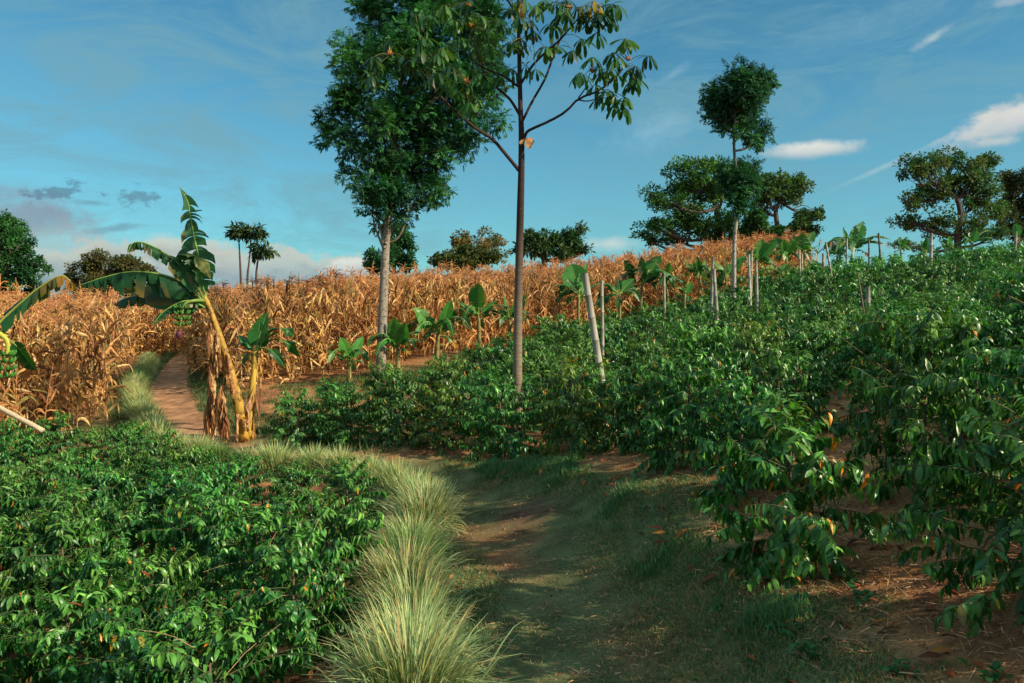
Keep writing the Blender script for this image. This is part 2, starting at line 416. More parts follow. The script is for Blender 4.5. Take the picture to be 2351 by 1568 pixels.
# ------------------------------------------------------------------ ground sheet
def axis(lo, hi, step, far, grow=1.35):
    a = list(np.arange(lo, hi, step)); s = step; x = a[-1]
    while x < far: s *= grow; x += s; a.append(x)
    s = step; x = a[0]; b = []
    while x > -far: s *= grow; x -= s; b.append(x)
    return np.array(b[::-1] + a)
gx = axis(-16, 14, .13, 2500); gy = axis(-2, 36, .14, 2500)
X, Y = np.meshgrid(gx, gy); Z = ground(X, Y)
near = (np.abs(X) < 40) & (np.abs(Y) < 60)
Z = Z + np.where(near, (vnoise(X, Y, .35, 3) - .5) * .035 + (vnoise(X, Y, 1.1, 4) - .5) * .05, 0)
dpath = dist_line(X, Y, PATH)
EDGE = .42 + .12 * vnoise(X, Y, .5, 9)
far_dirt = np.clip((EDGE + .05 - dpath) / .14, 0, 1) * np.clip((Y - 11.4) / 1.5, 0, 1)
Z = Z - .03 * np.clip((.5 - dpath) / .3, 0, 1)
soil = np.array([.25, .11, .052]); dry = np.array([.46, .24, .1]); grs = np.array([.07, .13, .055]); dirt = np.array([.36, .19, .10])
n1 = vnoise(X, Y, .9, 11)[..., None]; n2 = vnoise(X, Y, .22, 12)[..., None]; n3 = vnoise(X, Y, 2.3, 13)[..., None]
col = soil + (dry - soil) * np.clip(n1 * .8 + n2 * .6 - .25, 0, 1)
lawn = np.clip((1.5 - dist_line(X, Y, PATH[:6])) / .5, 0, 1) * (~in_poly(X, Y, LEFT)) * np.clip((Y + 3) / 1, 0, 1)
g = np.clip(lawn[..., None] * (n1 * .9 + n3 * .5 + n2 * .5 - .25) * 1.3, 0, .85)
weed = np.clip((1.7 - dpath) / .6, 0, 1) * (Y > 12) * (1 - far_dirt)
g = np.maximum(g, np.clip(weed[..., None] * (n1 + .3), 0, .7))
g = np.maximum(g, np.clip((n3 - .45) * 1.6 * (Y > 13)[..., None] * (Y < 24)[..., None], 0, .6))
col = col * (1 - g) + grs * g
col = col * (1 - far_dirt[..., None]) + (dirt * (.85 + .3 * n2)) * far_dirt[..., None]
bare = np.exp(-(((X - .12) / .3) ** 2 + ((Y - 7.7) / .5) ** 2))[..., None] * .9
col = col * (1 - bare) + np.array([.12, .062, .045]) * bare
ny, nx = X.shape
V = np.stack([X, Y, Z], -1).reshape(-1, 3); idx = np.arange(nx * ny).reshape(ny, nx)
Q = np.stack([idx[:-1, :-1], idx[:-1, 1:], idx[1:, 1:], idx[1:, :-1]], -1).reshape(-1, 4)

def ground_mat():
    m, nt = new_mat("ground"); L = nt.links
    out = N(nt, 'ShaderNodeOutputMaterial'); p = N(nt, 'ShaderNodeBsdfPrincipled'); p.inputs['Roughness'].default_value = .95
    p.inputs['Specular IOR Level'].default_value = .1
    a = N(nt, 'ShaderNodeAttribute', attribute_name="Col"); tc = N(nt, 'ShaderNodeTexCoord')
    no = N(nt, 'ShaderNodeTexNoise'); no.inputs['Scale'].default_value = 40; no.inputs['Detail'].default_value = 9; no.inputs['Roughness'].default_value = .7
    L.new(tc.outputs['Object'], no.inputs['Vector'])
    n2 = N(nt, 'ShaderNodeTexNoise'); n2.inputs['Scale'].default_value = 3.; n2.inputs['Detail'].default_value = 5
    L.new(tc.outputs['Object'], n2.inputs['Vector'])
    ad = N(nt, 'ShaderNodeMath', operation='ADD'); L.new(no.outputs['Fac'], ad.inputs[0]); L.new(n2.outputs['Fac'], ad.inputs[1])
    mr = N(nt, 'ShaderNodeMapRange'); mr.inputs['From Min'].default_value = .7; mr.inputs['From Max'].default_value = 1.3
    mr.inputs['To Min'].default_value = .4; mr.inputs['To Max'].default_value = 1.7; L.new(ad.outputs[0], mr.inputs['Value'])
    mul = N(nt, 'ShaderNodeVectorMath', operation='SCALE'); L.new(a.outputs['Color'], mul.inputs[0]); L.new(mr.outputs[0], mul.inputs['Scale'])
    L.new(mul.outputs[0], p.inputs['Base Color'])
    b = N(nt, 'ShaderNodeBump'); b.inputs['Strength'].default_value = .8; b.inputs['Distance'].default_value = .02
    L.new(no.outputs['Fac'], b.inputs['Height']); L.new(b.outputs[0], p.inputs['Normal']); L.new(p.outputs[0], out.inputs[0])
    return m
M_GROUND = ground_mat()
gr = build("ground", (V, Q, col.reshape(-1, 3)), M_GROUND); tag(gr, kind="structure")
def gsurf(x, y):
    """height of the bumpy sheet"""
    x = np.asarray(x, float); y = np.asarray(y, float)
    return ground(x, y) + (vnoise(x, y, .35, 3) - .5) * .035 + (vnoise(x, y, 1.1, 4) - .5) * .05 - .03 * np.clip((.5 - dist_line(x, y, PATH)) / .3, 0, 1)

# the trodden dirt path through the corn, a sheet just above the ground
pl = resample(smooth_poly([p for p in PATH if p[1] > 12], 80), .2)
tang = norm(np.gradient(pl, axis=0)); nrm = np.stack([-tang[:, 1], tang[:, 0]], 1)
pm = MB(); K = 9
off = np.linspace(-1, 1, K)
wv = .40 + .1 * vnoise(pl[:, 0], pl[:, 1], .8, 21)
PX = pl[:, None, 0] + nrm[:, None, 0] * off[None] * wv[:, None]; PY = pl[:, None, 1] + nrm[:, None, 1] * off[None] * wv[:, None]
PZ = gsurf(PX, PY) + .006 + .012 * (1 - off[None] ** 2)
pc = dirt * (.8 + .45 * vnoise(PX, PY, .3, 22))[..., None]
idx = np.arange(PX.size).reshape(PX.shape)
pm.add(np.stack([PX, PY, PZ], -1).reshape(-1, 3), np.stack([idx[:-1, :-1], idx[:-1, 1:], idx[1:, 1:], idx[1:, :-1]], -1).reshape(-1, 4), pc.reshape(-1, 3))
tag(build("path", pm, M_GROUND), kind="structure")

# ------------------------------------------------------------------ blades, straw, weeds lying on the ground (uncountable)
def blades(n, region, lo, hi, wid, cols, lean=.5, clump=None, seed=1, thresh=.0, ns=.5):
    r = np.random.default_rng(seed)
    x = r.uniform(region[0], region[1], n); y = r.uniform(region[2], region[3], n) if region[2] >= 0 and region[3] < 10 else region[2] + (region[3] - region[2]) * r.random(n) ** 1.3
    return r, x, y
def make_blades(mb, r, x, y, lo, hi, wid, cols, lean):
    n = len(x); z = gsurf(x, y) - .004
    L = r.uniform(lo, hi, n); a = r.uniform(0, 6.283, n); ln = np.abs(r.normal(0, lean, n))
    D = np.stack([np.cos(a) * ln, np.sin(a) * ln, np.ones(n)], 1)
    b = r.uniform(0, 6.283, n); NN = np.stack([np.cos(b), np.sin(b), np.zeros(n)], 1)
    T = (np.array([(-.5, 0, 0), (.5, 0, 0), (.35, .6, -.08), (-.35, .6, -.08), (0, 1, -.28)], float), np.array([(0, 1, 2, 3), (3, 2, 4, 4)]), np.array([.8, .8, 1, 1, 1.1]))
    c = np.asarray(cols)[r.integers(0, len(cols), n)] * r.uniform(.65, 1.3, (n, 1))
    mb.stamp(T, frames(D, NN, L, np.full(n, wid) * r.uniform(.7, 1.3, n)), np.stack([x, y, z], 1), c)

r = np.random.default_rng(31)
gm = MB()
n = 600000
x = r.uniform(-1.0, 3.4, n); y = 2.6 + 9.5 * r.random(n) ** 1.1
dp = dist_line(x, y, PATH); k = ~in_poly(x, y, LEFT)
dens = vnoise(x, y, .55, 11) * .7 + vnoise(x, y, .16, 15) * .5 + vnoise(x, y, 1.9, 16) * .5
dens = dens - .42 * np.exp(-(dp / .32) ** 2) - .9 * np.exp(-(((x - .12) / .3) ** 2 + ((y - 7.7) / .5) ** 2)) + .25 * np.exp(-((dp - .75) / .3) ** 2) - .5 * np.clip((dp - 1.0) / .6, 0, 1)
k &= dens > r.uniform(.55, 1.1, n)
x, y = x[k], y[k]
GC = [(.07, .2, .08), (.09, .23, .08), (.16, .25, .08), (.06, .17, .08), (.36, .30, .12), (.42, .28, .12)]
GD = [(.14, .22, .09), (.36, .31, .15), (.46, .34, .18), (.24, .25, .11), (.3, .2, .11), (.1, .2, .08)]
near_p = dist_line(x, y, PATH) < .3 + .45 * r.random(len(x))
make_blades(gm, r, x[~near_p], y[~near_p], .015, .055, .005, GC, 1.3)
make_blades(gm, r, x[near_p], y[near_p], .01, .032, .005, GD, 2.2)
# longer tussocks along the bank and at the foot of the strip
tx = r.uniform(-.6, 2.6, 90); ty = r.uniform(3, 11, 90); kk = (np.abs(dist_line(tx, ty, PATH) - .85) < .28) & ~in_poly(tx, ty, LEFT)
tx, ty = tx[kk], ty[kk]
m_ = r.integers(0, len(tx), 12000)
make_blades(gm, r, tx[m_] + r.normal(0, .09, 12000), ty[m_] + r.normal(0, .09, 12000), .05, .13, .005, GC[:4], .6)
tag(build("grass", gm, M_GRASS, smooth=False), kind="stuff")

r = np.random.default_rng(32)
wm = MB(); n = 52000
q = resample(PATH[5:], .05); i = r.integers(0, len(q), n); side = r.choice([-1, 1], n) * np.abs(r.normal(.95, .35, n))
i1 = np.minimum(i + 1, len(q) - 1); tg = norm(q[i1] - q[np.maximum(i1 - 2, 0)])
x = q[i, 0] - tg[:, 1] * side; y = q[i, 1] + tg[:, 0] * side
k = (dist_line(x, y, PATH) > .46 + .1 * r.random(n)) & (vnoise(x, y, .5, 41) > r.uniform(.25, .6, n)) & (y > 11.5)
x, y = x[k], y[k]
WC = [(.05, .13, .04), (.07, .16, .05), (.1, .17, .05), (.04, .1, .035), (.22, .17, .06)]
make_blades(wm, r, x, y, .06, .2, .012, WC, .8)
n = 90000; x = r.uniform(-7, 1, n); y = r.uniform(13, 25, n)
k = (vnoise(x, y, 1.3, 43) * .6 + vnoise(x, y, .35, 44) * .5 > r.uniform(.5, .9, n)) & (dist_line(x, y, PATH) > .6) & ~in_poly(x, y, CORN) & ~in_poly(x, y, RIGHT)
make_blades(wm, r, x[k], y[k], .06, .2, .013, WC, .8)
tag(build("weeds", wm, M_GRASS, smooth=False), kind="stuff")

r = np.random.default_rng(33)
sm = MB(); n = 420000
x = r.uniform(-8, 9, n); y = 2.2 + 22 * r.random(n) ** 1.5
k = vnoise(x, y, .6, 51) * .6 + vnoise(x, y, .18, 52) * .5 + .3 * ((x > 1.3) & (y < 9)) > r.uniform(.35, .8, n)
k &= ~((dist_line(x, y, PATH) < .5) & (y > 12))
k &= r.random(n) < np.where(dist_line(x, y, PATH) < 1.0, .6, 1.)
x, y = x[k], y[k]; n = len(x)
a = r.uniform(0, 6.283, n); D = np.stack([np.cos(a), np.sin(a), r.normal(.02, .12, n)], 1)
L = r.uniform(.02, .12, n) * np.where(dist_line(x, y, PATH) < 1.1, .55, 1.0); z = gsurf(x, y) + r.uniform(.002, .02, n)
SC = np.array([(.55, .33, .15), (.44, .25, .11), (.3, .15, .07), (.66, .46, .24), (.22, .11, .06)])
T = (np.array([(-.5, 0, 0), (.5, 0, 0), (.4, .5, .03), (-.4, .5, .03), (.1, 1, 0), (-.1, 1, 0)], float), np.array([(0, 1, 2, 3), (3, 2, 4, 5)]), np.ones(6))
sm.stamp(T, frames(D, np.array([0, 0, 1.]) + r.normal(0, .3, (n, 3)), L, r.uniform(.002, .0055, n)), np.stack([x, y, z], 1), SC[r.integers(0, 5, n)] * r.uniform(.6, 1.3, (n, 1)))
tag(build("straw_litter", sm, M_STRAW, smooth=False), kind="stuff")

cm = MB(); n = 9000
x = r.uniform(-7, 6.5, n); y = 2.4 + 16 * r.random(n) ** 1.4; k = (vnoise(x, y, .7, 61) > r.uniform(.2, .8, n)); x, y = x[k], y[k]; n = len(x)
OCT = (np.array([(1, 0, 0), (0, 1, 0), (-1, 0, 0), (0, -1, 0), (.1, 0, .8), (0, 0, -.4)], float), np.array([(0, 1, 4, 4), (1, 2, 4, 4), (2, 3, 4, 4), (3, 0, 4, 4), (1, 0, 5, 5), (2, 1, 5, 5), (3, 2, 5, 5), (0, 3, 5, 5)]), np.ones(6))
a = r.uniform(0, 6.283, n); sz = .004 + .014 * r.random(n) ** 3
cm.stamp(OCT, frames(np.stack([np.cos(a), np.sin(a), r.normal(0, .3, n)], 1), np.array([0, 0, 1.]) + r.normal(0, .2, (n, 3)), sz, sz * r.uniform(.7, 1.4, n)), np.stack([x, y, gsurf(x, y)], 1), np.array([.2, .11, .065]) * r.uniform(.5, 1.5, (n, 1)))
tag(build("soil_clods", cm, M_STRAW, smooth=False), kind="stuff")
lw = MB()
for _ in range(130):
    x0, y0 = r.uniform(-.2, 4.2), 2.8 + 8 * r.random() ** 1.2
    if dist_line(x0, y0, PATH) < .62 or in_poly(np.array([x0]), np.array([y0]), LEFT)[0]: continue
    z0 = float(gsurf(np.array([x0]), np.array([y0]))[0]); m = int(r.integers(8, 22)); a = r.uniform(0, 6.283, m); S_ = r.uniform(.03, .065)
    lw.stamp(CL_MID[0], frames(np.stack([np.cos(a), np.sin(a), r.uniform(-.1, .9, m)], 1), np.array([0, 0, 1.]) + r.normal(0, .2, (m, 3)), S_ * r.uniform(.6, 1.2, m), S_ * r.uniform(1.2, 1.7, m)),
             np.stack([x0 + r.normal(0, .035, m), y0 + r.normal(0, .035, m), z0 + r.uniform(.005, .05, m)], 1), np.array([.035, .15, .05]) * r.uniform(.6, 1.4, (m, 1)))
tag(build("low_weeds", lw, M_GRASS), kind="stuff")
fm = MB(); n = 2600
x = r.uniform(-6, 6, n); y = 2.6 + 9 * r.random(n) ** 1.2; k = dist_line(x, y, PATH) > .7; x, y = x[k], y[k]; n = len(x)
a = r.uniform(0, 6.283, n); D = np.stack([np.cos(a), np.sin(a), r.normal(.1, .15, n)], 1)
FC = np.array([(.3, .09, .03), (.22, .07, .03), (.4, .17, .04), (.16, .06, .03)])
L = r.uniform(.07, .13, n)
fm.stamp(CL_HI[1], frames(D, np.array([0, 0, 1.]) + r.normal(0, .35, (n, 3)), L), np.stack([x, y, gsurf(x, y) + .02], 1), FC[r.integers(0, 4, n)] * r.uniform(.6, 1.2, (n, 1)))
tag(build("fallen_leaves", fm, M_STRAW), kind="stuff")

# ------------------------------------------------------------------ grass clumps beside the path
def clump_mesh(seed, nb, Lm=.54, segs=4, wid=.0075, spread=.95):
    r = np.random.default_rng(seed); mb = MB()
    T0 = np.linspace(0, 1, segs + 1)
    a = r.uniform(0, 6.283, nb); rad = np.abs(r.normal(0, .1, nb)); el = np.clip(np.abs(r.normal(0, spread, nb)), 0, 1.45)
    L = Lm * r.uniform(.55, 1.1, nb) * (1 - .12 * el)
    h = np.stack([np.cos(a), np.sin(a), np.zeros(nb)], 1)
    P = h * rad[:, None]; tw = r.normal(0, .6, nb)
    side = np.stack([-np.sin(a + tw), np.cos(a + tw), np.zeros(nb)], 1)
    rows = []; ang = el * .62
    cur = P.copy(); w = wid * r.uniform(.6, 1.35, nb)
    for i in range(segs + 1):
        t = T0[i]; ww = w * (1 - t ** 2.2) * (.8 if i == 0 else 1)
        rows.append(np.stack([cur - side * ww[:, None] / 2, cur + side * ww[:, None] / 2], 1))
        d = h * np.sin(ang)[:, None] + np.array([0, 0, 1.]) * np.cos(ang)[:, None]
        cur = cur + d * (L / segs)[:, None]; ang = ang + (.14 + .22 * el) * r.uniform(-.1, 2.0, nb) + (r.random(nb) < .05) * r.uniform(0, 1.2, nb)
    V = np.stack(rows, 1)                                   # nb, segs+1, 2, 3
    q = []
    for i in range(segs): q.append((2 * i, 2 * i + 1, 2 * i + 3, 2 * i + 2))
    Q = np.array(q)[None] + (np.arange(nb) * 2 * (segs + 1))[:, None, None]
    GCOL = np.array([(.38, .50, .22), (.50, .60, .27), (.28, .42, .18), (.64, .60, .23), (.15, .27, .12), (.5, .38, .18), (.42, .25, .12)])
    c = GCOL[r.choice(7, nb, p=[.25, .22, .2, .13, .08, .07, .05])] * r.uniform(.8, 1.15, (nb, 1))
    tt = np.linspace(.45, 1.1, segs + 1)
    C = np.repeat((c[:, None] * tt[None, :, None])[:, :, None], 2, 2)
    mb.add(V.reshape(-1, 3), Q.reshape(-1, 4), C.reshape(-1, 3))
    return mb
CL = []
for i, (nb, sg, wd) in enumerate([(1700, 5, .0115), (1700, 5, .0115), (1500, 4, .012), (1000, 3, .015), (1000, 3, .015), (900, 3, .016)]):
    mb = clump_mesh(60 + i, nb, segs=sg, wid=wd); CL.append(mb)
mbg = clump_mesh(77, 2200, segs=4, wid=.0085)              # a fresher green clump
mbg.C = [c * np.array([.35, .62, .4]) for c in mbg.C]; CL.append(mbg)
line = resample(smooth_poly(STRIP, 200), .68)
clump_protos = {}
r = np.random.default_rng(5)
special = {0: "large pale grass clump at the bottom edge of the picture beside the path", }
names_near = ["broad pale green grass clump in front, cut off by the bottom edge of the picture",
              "pale green grass clump just behind the frontmost one",
              "wide grass clump, third along the row from the front", "shaggy grass clump, fourth along the row from the front",
              "pale grass clump just in front of the fresh green one", "small fresh dark green grass clump between paler ones",
              "yellowish grass clump directly behind the fresh green one", "sunlit yellowish grass clump at the bend of the path",
              "grass clump just past the bend, half hidden behind coffee leaves"]
order = []
ci = 0
for j, (x, y) in enumerate(line):
    if y > 34.5: break
    d = math.hypot(x, y)
    if j == 5: k = 6
    elif d < 8: k = j % 3
    elif d < 14: k = 2 if j % 2 else 3
    else: k = 3 + j % 3
    if j % 9 == 7 and d > 12: k = 6
    jx, jy = x + r.normal(0, .035), y + r.normal(0, .04)
    s = r.uniform(.9, 1.1) * (.97 if d < 9 else .95); rz = r.uniform(0, 6.28)
    lab = names_near[j] if j < len(names_near) else ("pale grass clump in the row that edges the dirt path by the corn" if k != 6 else "darker green grass clump among the pale ones edging the dirt path")
    loc = (jx, jy, float(gsurf(np.array([jx]), np.array([jy]))[0]) - .02)
    if k not in clump_protos:
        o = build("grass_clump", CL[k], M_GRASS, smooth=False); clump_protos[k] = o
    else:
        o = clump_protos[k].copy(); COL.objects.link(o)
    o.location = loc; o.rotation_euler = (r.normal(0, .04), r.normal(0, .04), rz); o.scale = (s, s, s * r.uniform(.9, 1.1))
    tag(o, lab, "grass clump", "grass clumps edging the path")

# ------------------------------------------------------------------ coffee field
CS_HI = [dict(dens=1.5, H=1.05, W=1.15, T=CL_HI, leaf=.082, berries=True), dict(dens=1.5, H=.95, W=1.08, T=CL_HI, leaf=.078, yellow=.008), dict(dens=1.45, H=1.08, W=1.2, T=CL_HI, leaf=.086, hue=.15),
         dict(dens=1.4, H=1.0, W=1.25, T=CL_HI, leaf=.084, yellow=.012, openness=.1)]
CS_MID = [dict(H=1.04, W=1.15, T=CL_MID, leaf=.09, dens=1.4), dict(H=.96, W=1.1, T=CL_MID, leaf=.086, yellow=.008, dens=1.4), dict(H=1.1, W=1.2, T=CL_MID, leaf=.093, hue=.2, dens=1.35),
          dict(H=1.0, W=1.2, T=CL_MID, leaf=.09, yellow=.04, hue=.8, openness=.1, dens=1.35)]
CS_LO = [dict(H=1.04, W=1.25, T=CL_LO, leaf=.125, dens=.95), dict(H=.98, W=1.2, T=CL_LO, leaf=.125, dens=.95, hue=.15), dict(H=1.1, W=1.3, T=CL_LO, leaf=.13, dens=.95)]
r = np.random.default_rng(11)
spots = []
def field(poly, sp, rowdir, seed):
    rr = np.random.default_rng(seed); c, s = math.cos(rowdir), math.sin(rowdir); P = np.array(poly)
    n = 90; g = (np.arange(-n, n))[:, None] * sp; h = (np.arange(-n, n))[None, :] * sp * 1.06
    cx, cy = P.mean(0)
    x = cx + g * c - h * s; y = cy + g * s + h * c
    x = (x + rr.normal(0, .1, x.shape)).ravel(); y = (y + rr.normal(0, .1, y.shape)).ravel()
    k = in_poly(x, y, poly); return list(zip(x[k], y[k]))
KEY = [(1.62, 4.45), (1.35, 10.3), (1.62, 7.25), (.75, 9.4), (2.22, 3.3), (2.75, 5.1), (-1.48, 3.6), (-1.4, 4.9), (1.85, 6.05), (3.0, 4.1), (2.0, 8.3), (-3.5, 12.7), (-2.7, 12.5), (-1.85, 12.2), (-3.2, 13.8), (-2.3, 13.5), (-1.1, 11.6)]
for p in field(RIGHT, 1.08, R(18), 1) + field(LEFT, .84, R(-30), 2):
    if all(math.hypot(p[0] - a, p[1] - b) > .78 for a, b in KEY): spots.append(p)
spots += KEY
inview = []; extra_left = []
for (x, y) in spots:
    z = gz(x, y); u, v = pix(np.array([[x, y, z + .8]])); u = u[0]; v = v[0]
    d = math.hypot(x, y)
    vis = y > 1.2 and -260 < u < 2620 and v < 2000
    if x < -2 and u <= -260: extra_left.append((x, y, z)); continue
    if not vis and (not (x > 0 and -2.5 < y < 9 and x < 9) or r.random() < .6): continue
    inview.append((d if vis else 40 + d, x, y, z, u, v, vis))
inview.sort()
label_near = {}
def lab_for(x, y, u, v, yellowish):
    c = " with yellow leaves" if yellowish else ""
    if x < -.9 and y < 13.5:
        if y < 6: return "dark green coffee bush%s in the lower left, beside the pale grass clumps" % c, "coffee bushes in the lower left field"
        return "coffee bush%s in the left field, near the dry corn" % c, "coffee bushes in the left field by the corn"
    if y < 8 and x > 0: return "coffee bush%s on the near right bank above the path" % c, "coffee bushes on the near right bank"
    if y < 15: return "coffee bush%s on the middle slope by the leaning post" % c, "coffee bushes on the middle slope"
    return "small coffee bush%s on the upper slope among bamboo posts" % c, "coffee bushes on the upper slope"
SPECIAL = [((1.62, 4.45), "open coffee bush with hanging orange leaves alone on the bank right of the path"),
           ((1.62, 7.25), "coffee bush at the top of the bank just above the bend of the path"),
           ((.75, 9.4), "low coffee bush at the edge of the slope, straight behind the grass clumps"),
           ((-1.48, 3.6), "broad coffee bush in the bottom left, touching the frontmost grass clump"),
           ((-1.4, 4.9), "coffee bush with a few orange leaves left of the second grass clump"),
           ((2.22, 3.3), "dark coffee bush in the bottom right corner with a branch reaching in"),
           ((2.75, 5.1), "tall coffee bush with green berries on the right bank")]
cproto = {}
n_ind = 0; stuff_list = []
for (d, x, y, z, u, v, vis) in inview:
    if n_ind >= 300: stuff_list.append((x, y, z)); continue
    n_ind += 1
    sp = [s for s in SPECIAL if math.hypot(s[0][0] - x, s[0][1] - y) < .01]
    if d < 7.5: fam, k = 'H', int(r.integers(0, 4))
    elif d < 17: fam, k = 'M', int(r.choice(4, p=[.32, .3, .28, .1]))
    else: fam, k = 'L', int(r.integers(0, 3))
    if sp and sp[0][0] == (1.62, 4.45): fam, k = 'S', 0
    key = (fam, k)
    lab, grp = lab_for(x, y, u, v, (fam == 'M' and k == 3) or (fam == 'H' and k == 3))
    if sp: lab = sp[0][1]
    s = r.uniform(.82, 1.1)
    if x < -.9 and y < 13.5 and in_poly(np.array([x]), np.array([y]), LEFT)[0]: s *= .9
    if x < -1.0 and y > 11.2 and y < 16 and not in_poly(np.array([x]), np.array([y]), LEFT)[0]: s *= 1.0
    if x < -.9 and y > 8.6 and in_poly(np.array([x]), np.array([y]), LEFT)[0]: s *= .9
    if x > 1 and y < 7.5: s *= .9
    if -2.6 < x < -.9 and 2.8 < y < 8.2: s *= 1.08
    if x < -.6 and y > 6.5:
        inl = in_poly(np.array([x]), np.array([y]), LEFT)[0]
        vt = np.interp(u, [0, 300, 450, 640, 860], [955, 972, 1030, 1052, 1048]) if inl else np.interp(u, [640, 760, 900, 1000, 1100], [895, 880, 862, 835, 800])
        s = min(s, max(.5, ((700 - vt) / F * y - z) / 1.06 * r.uniform(.93, 1.05)))
    loc = (x, y, z - .02); rot = (r.normal(0, .07), r.normal(0, .07), r.uniform(0, 6.28)); scl = (s * r.uniform(.94, 1.08), s * r.uniform(.94, 1.08), s * r.uniform(.9, 1.1))
    if key not in cproto:
        if fam == 'S': kw = dict(H=1.0, W=1.2, T=CL_HI, leaf=.1, yellow=.025, openness=.1, dens=1.3, bare=.12, berries=True)
        else: kw = {'H': CS_HI, 'M': CS_MID, 'L': CS_LO}[fam][k]
        o = make_coffee(200 + hash(fam) % 1 + ord(fam) + k * 7, (0, 0, 0), lab, grp, **kw); cproto[key] = o
        o.location = loc; o.rotation_euler = rot; o.scale = scl
        if fam == 'S': o.scale = (.94, .94, .9)
    else:
        copy_tree(cproto[key], loc, rot, scl, lab, grp)
print("coffee individuals", n_ind, "rest", len(stuff_list))
stuff_list += extra_left
if stuff_list:
    base = []
    for k in range(2):
        lf, st, br = coffee(400 + k, H=1.05, W=1.3, T=CL_LO, leaf=.22, dens=.55); base.append(lf.arrays())
    mb = MB()
    for i, (x, y, z) in enumerate(stuff_list):
        V_, Q_, C_ = base[i % 2]; a = r.uniform(0, 6.28); s = r.uniform(.85, 1.15); c, sn = math.cos(a), math.sin(a)
        W_ = V_ @ np.array([[c, sn, 0], [-sn, c, 0], [0, 0, 1.]]) * s + np.array([x, y, z])
        mb.add(W_, Q_, C_)
    tag(build("far_coffee", mb, M_COF, smooth=False), "distant coffee bushes covering the top of the slope", "coffee", kind="stuff")

# ------------------------------------------------------------------ corn
def corn(seed, H=2.5, lod=0):
    r = np.random.default_rng(seed); st = MB(); lf = MB(); ts = MB()
    lx, ly = r.normal(0, .09, 2); q = np.linspace(0, 1, 6)
    P = np.stack([lx * q ** 2 * H, ly * q ** 2 * H, q * H * .9], 1)
    C0 = np.array([.42, .24, .09])
    st.tube(P, np.linspace(.014, .005, 6), 5 if lod == 0 else 3, C0 * r.uniform(.8, 1.1), cap=False)
    pal = np.array([(.62, .37, .12), (.44, .235, .07), (.78, .54, .23), (.26, .125, .045), (.14, .06, .025), (.29, .25, .08)])
    nl = 25 if lod == 0 else 17; a0 = r.uniform(0, 6.28); sg = 7 if lod == 0 else 4
    for i in range(nl):
        h = (.04 + .86 * (i + r.random()) / nl); b = np.array([np.interp(h, q, P[:, 0]), np.interp(h, q, P[:, 1]), h * H * .9])
        a = a0 + i * math.pi + r.normal(0, .6); L = r.uniform(.45, .9) * (1 - .3 * abs(h - .5)); el = r.uniform(.3, 1.35); kink = int(r.integers(1, 3 if lod else 5))
        w = r.uniform(.035, .075) * (1 if lod == 0 else 1.25); sp = r.normal(0, .5)
        pts = [b]; sag = r.uniform(.35, .95)
        for j in range(sg):
            pts.append(pts[-1] + np.array([math.cos(a) * math.cos(el), math.sin(a) * math.cos(el), math.sin(el)]) * L / sg)
            el = (-r.uniform(.7, 1.5) if j == kink else el - sag * (7 / sg) * r.uniform(-.2, 1.0) * .3) + r.normal(0, .22); el = max(el, -1.55); a += r.normal(0, .35)
        pts = np.array(pts); T = norm(np.gradient(pts, axis=0)); tw = a + sp + np.linspace(0, r.normal(0, 1.6), sg + 1)
        S = norm(np.cross(T, np.stack([np.cos(tw), np.sin(tw), .3 + 0 * tw], 1)))
        ww = w * np.interp(np.linspace(0, 1, sg + 1), [0, .25, .6, 1], [.6, 1, .75, .05])[:, None] / 2
        nn = norm(np.cross(T, S))
        V = np.stack([pts - S * ww, pts + nn * ww * .45, pts + S * ww], 1).reshape(-1, 3)
        Q = []
        for j in range(sg): k = 3 * j; Q += [(k, k + 1, k + 4, k + 3), (k + 1, k + 2, k + 5, k + 4)]
        c = pal[r.choice(6, p=[.28, .22, .2, .15, .1, .05])] * r.uniform(.75, 1.2)
        lf.add(V, Q, c)
    if r.random() < .8:                                     # husked ear
        h = r.uniform(.42, .55); b = np.array([np.interp(h, q, P[:, 0]), np.interp(h, q, P[:, 1]), h * H * .9]); a = r.uniform(0, 6.28); e = r.uniform(-.9, 1.1)
        d = np.array([math.cos(a) * math.cos(e), math.sin(a) * math.cos(e), math.sin(e)])
        lf.tube(b + d * np.array([0, .05, .12, .2, .25])[:, None], [.012, .028, .032, .02, .003], 6 if lod == 0 else 4, np.array([.70, .48, .24]) * r.uniform(.8, 1.1), cap=False)
    top = P[-1]; nt_ = 18 if lod == 0 else 13
    for i in range(nt_):
        a = r.uniform(0, 6.28); el = r.uniform(.7, 1.45); L = r.uniform(.16, .32); b = top + np.array([0, 0, r.uniform(-.02, .16)])
        if i == 0: el = 1.5; L = .38; b = top
        pts = [b]; sg = 5 if lod == 0 else 3
        for j in range(sg):
            pts.append(pts[-1] + np.array([math.cos(a) * math.cos(el), math.sin(a) * math.cos(el), math.sin(el)]) * L / sg); el -= (.42 if i else .05) * 5 / sg * r.uniform(.5, 1.4)
        wd = .0055 if lod == 0 else .009
        ts.tube(pts, [wd] * sg + [wd * .4], 3, np.array([.56, .29, .11]) * r.uniform(.75, 1.25), cap=False)
    ts.tube([top - (0, 0, .1), top + (0, 0, .1)], [.006, .004], 3, C0, cap=False)
    return st, lf, ts
r = np.random.default_rng(21)
n = 90
gxx, gyy = np.meshgrid(np.arange(-38, 18, .62), np.arange(11.8, 48, .36))
gyy = gyy + .2 * ((np.arange(gxx.shape[1]) % 2))[None]
cx = (gxx + r.normal(0, .09, gxx.shape)).ravel(); cy = (gyy + r.normal(0, .08, gxx.shape)).ravel()
k = in_poly(cx, cy, CORN); cx, cy = cx[k], cy[k]; cz = ground(cx, cy)
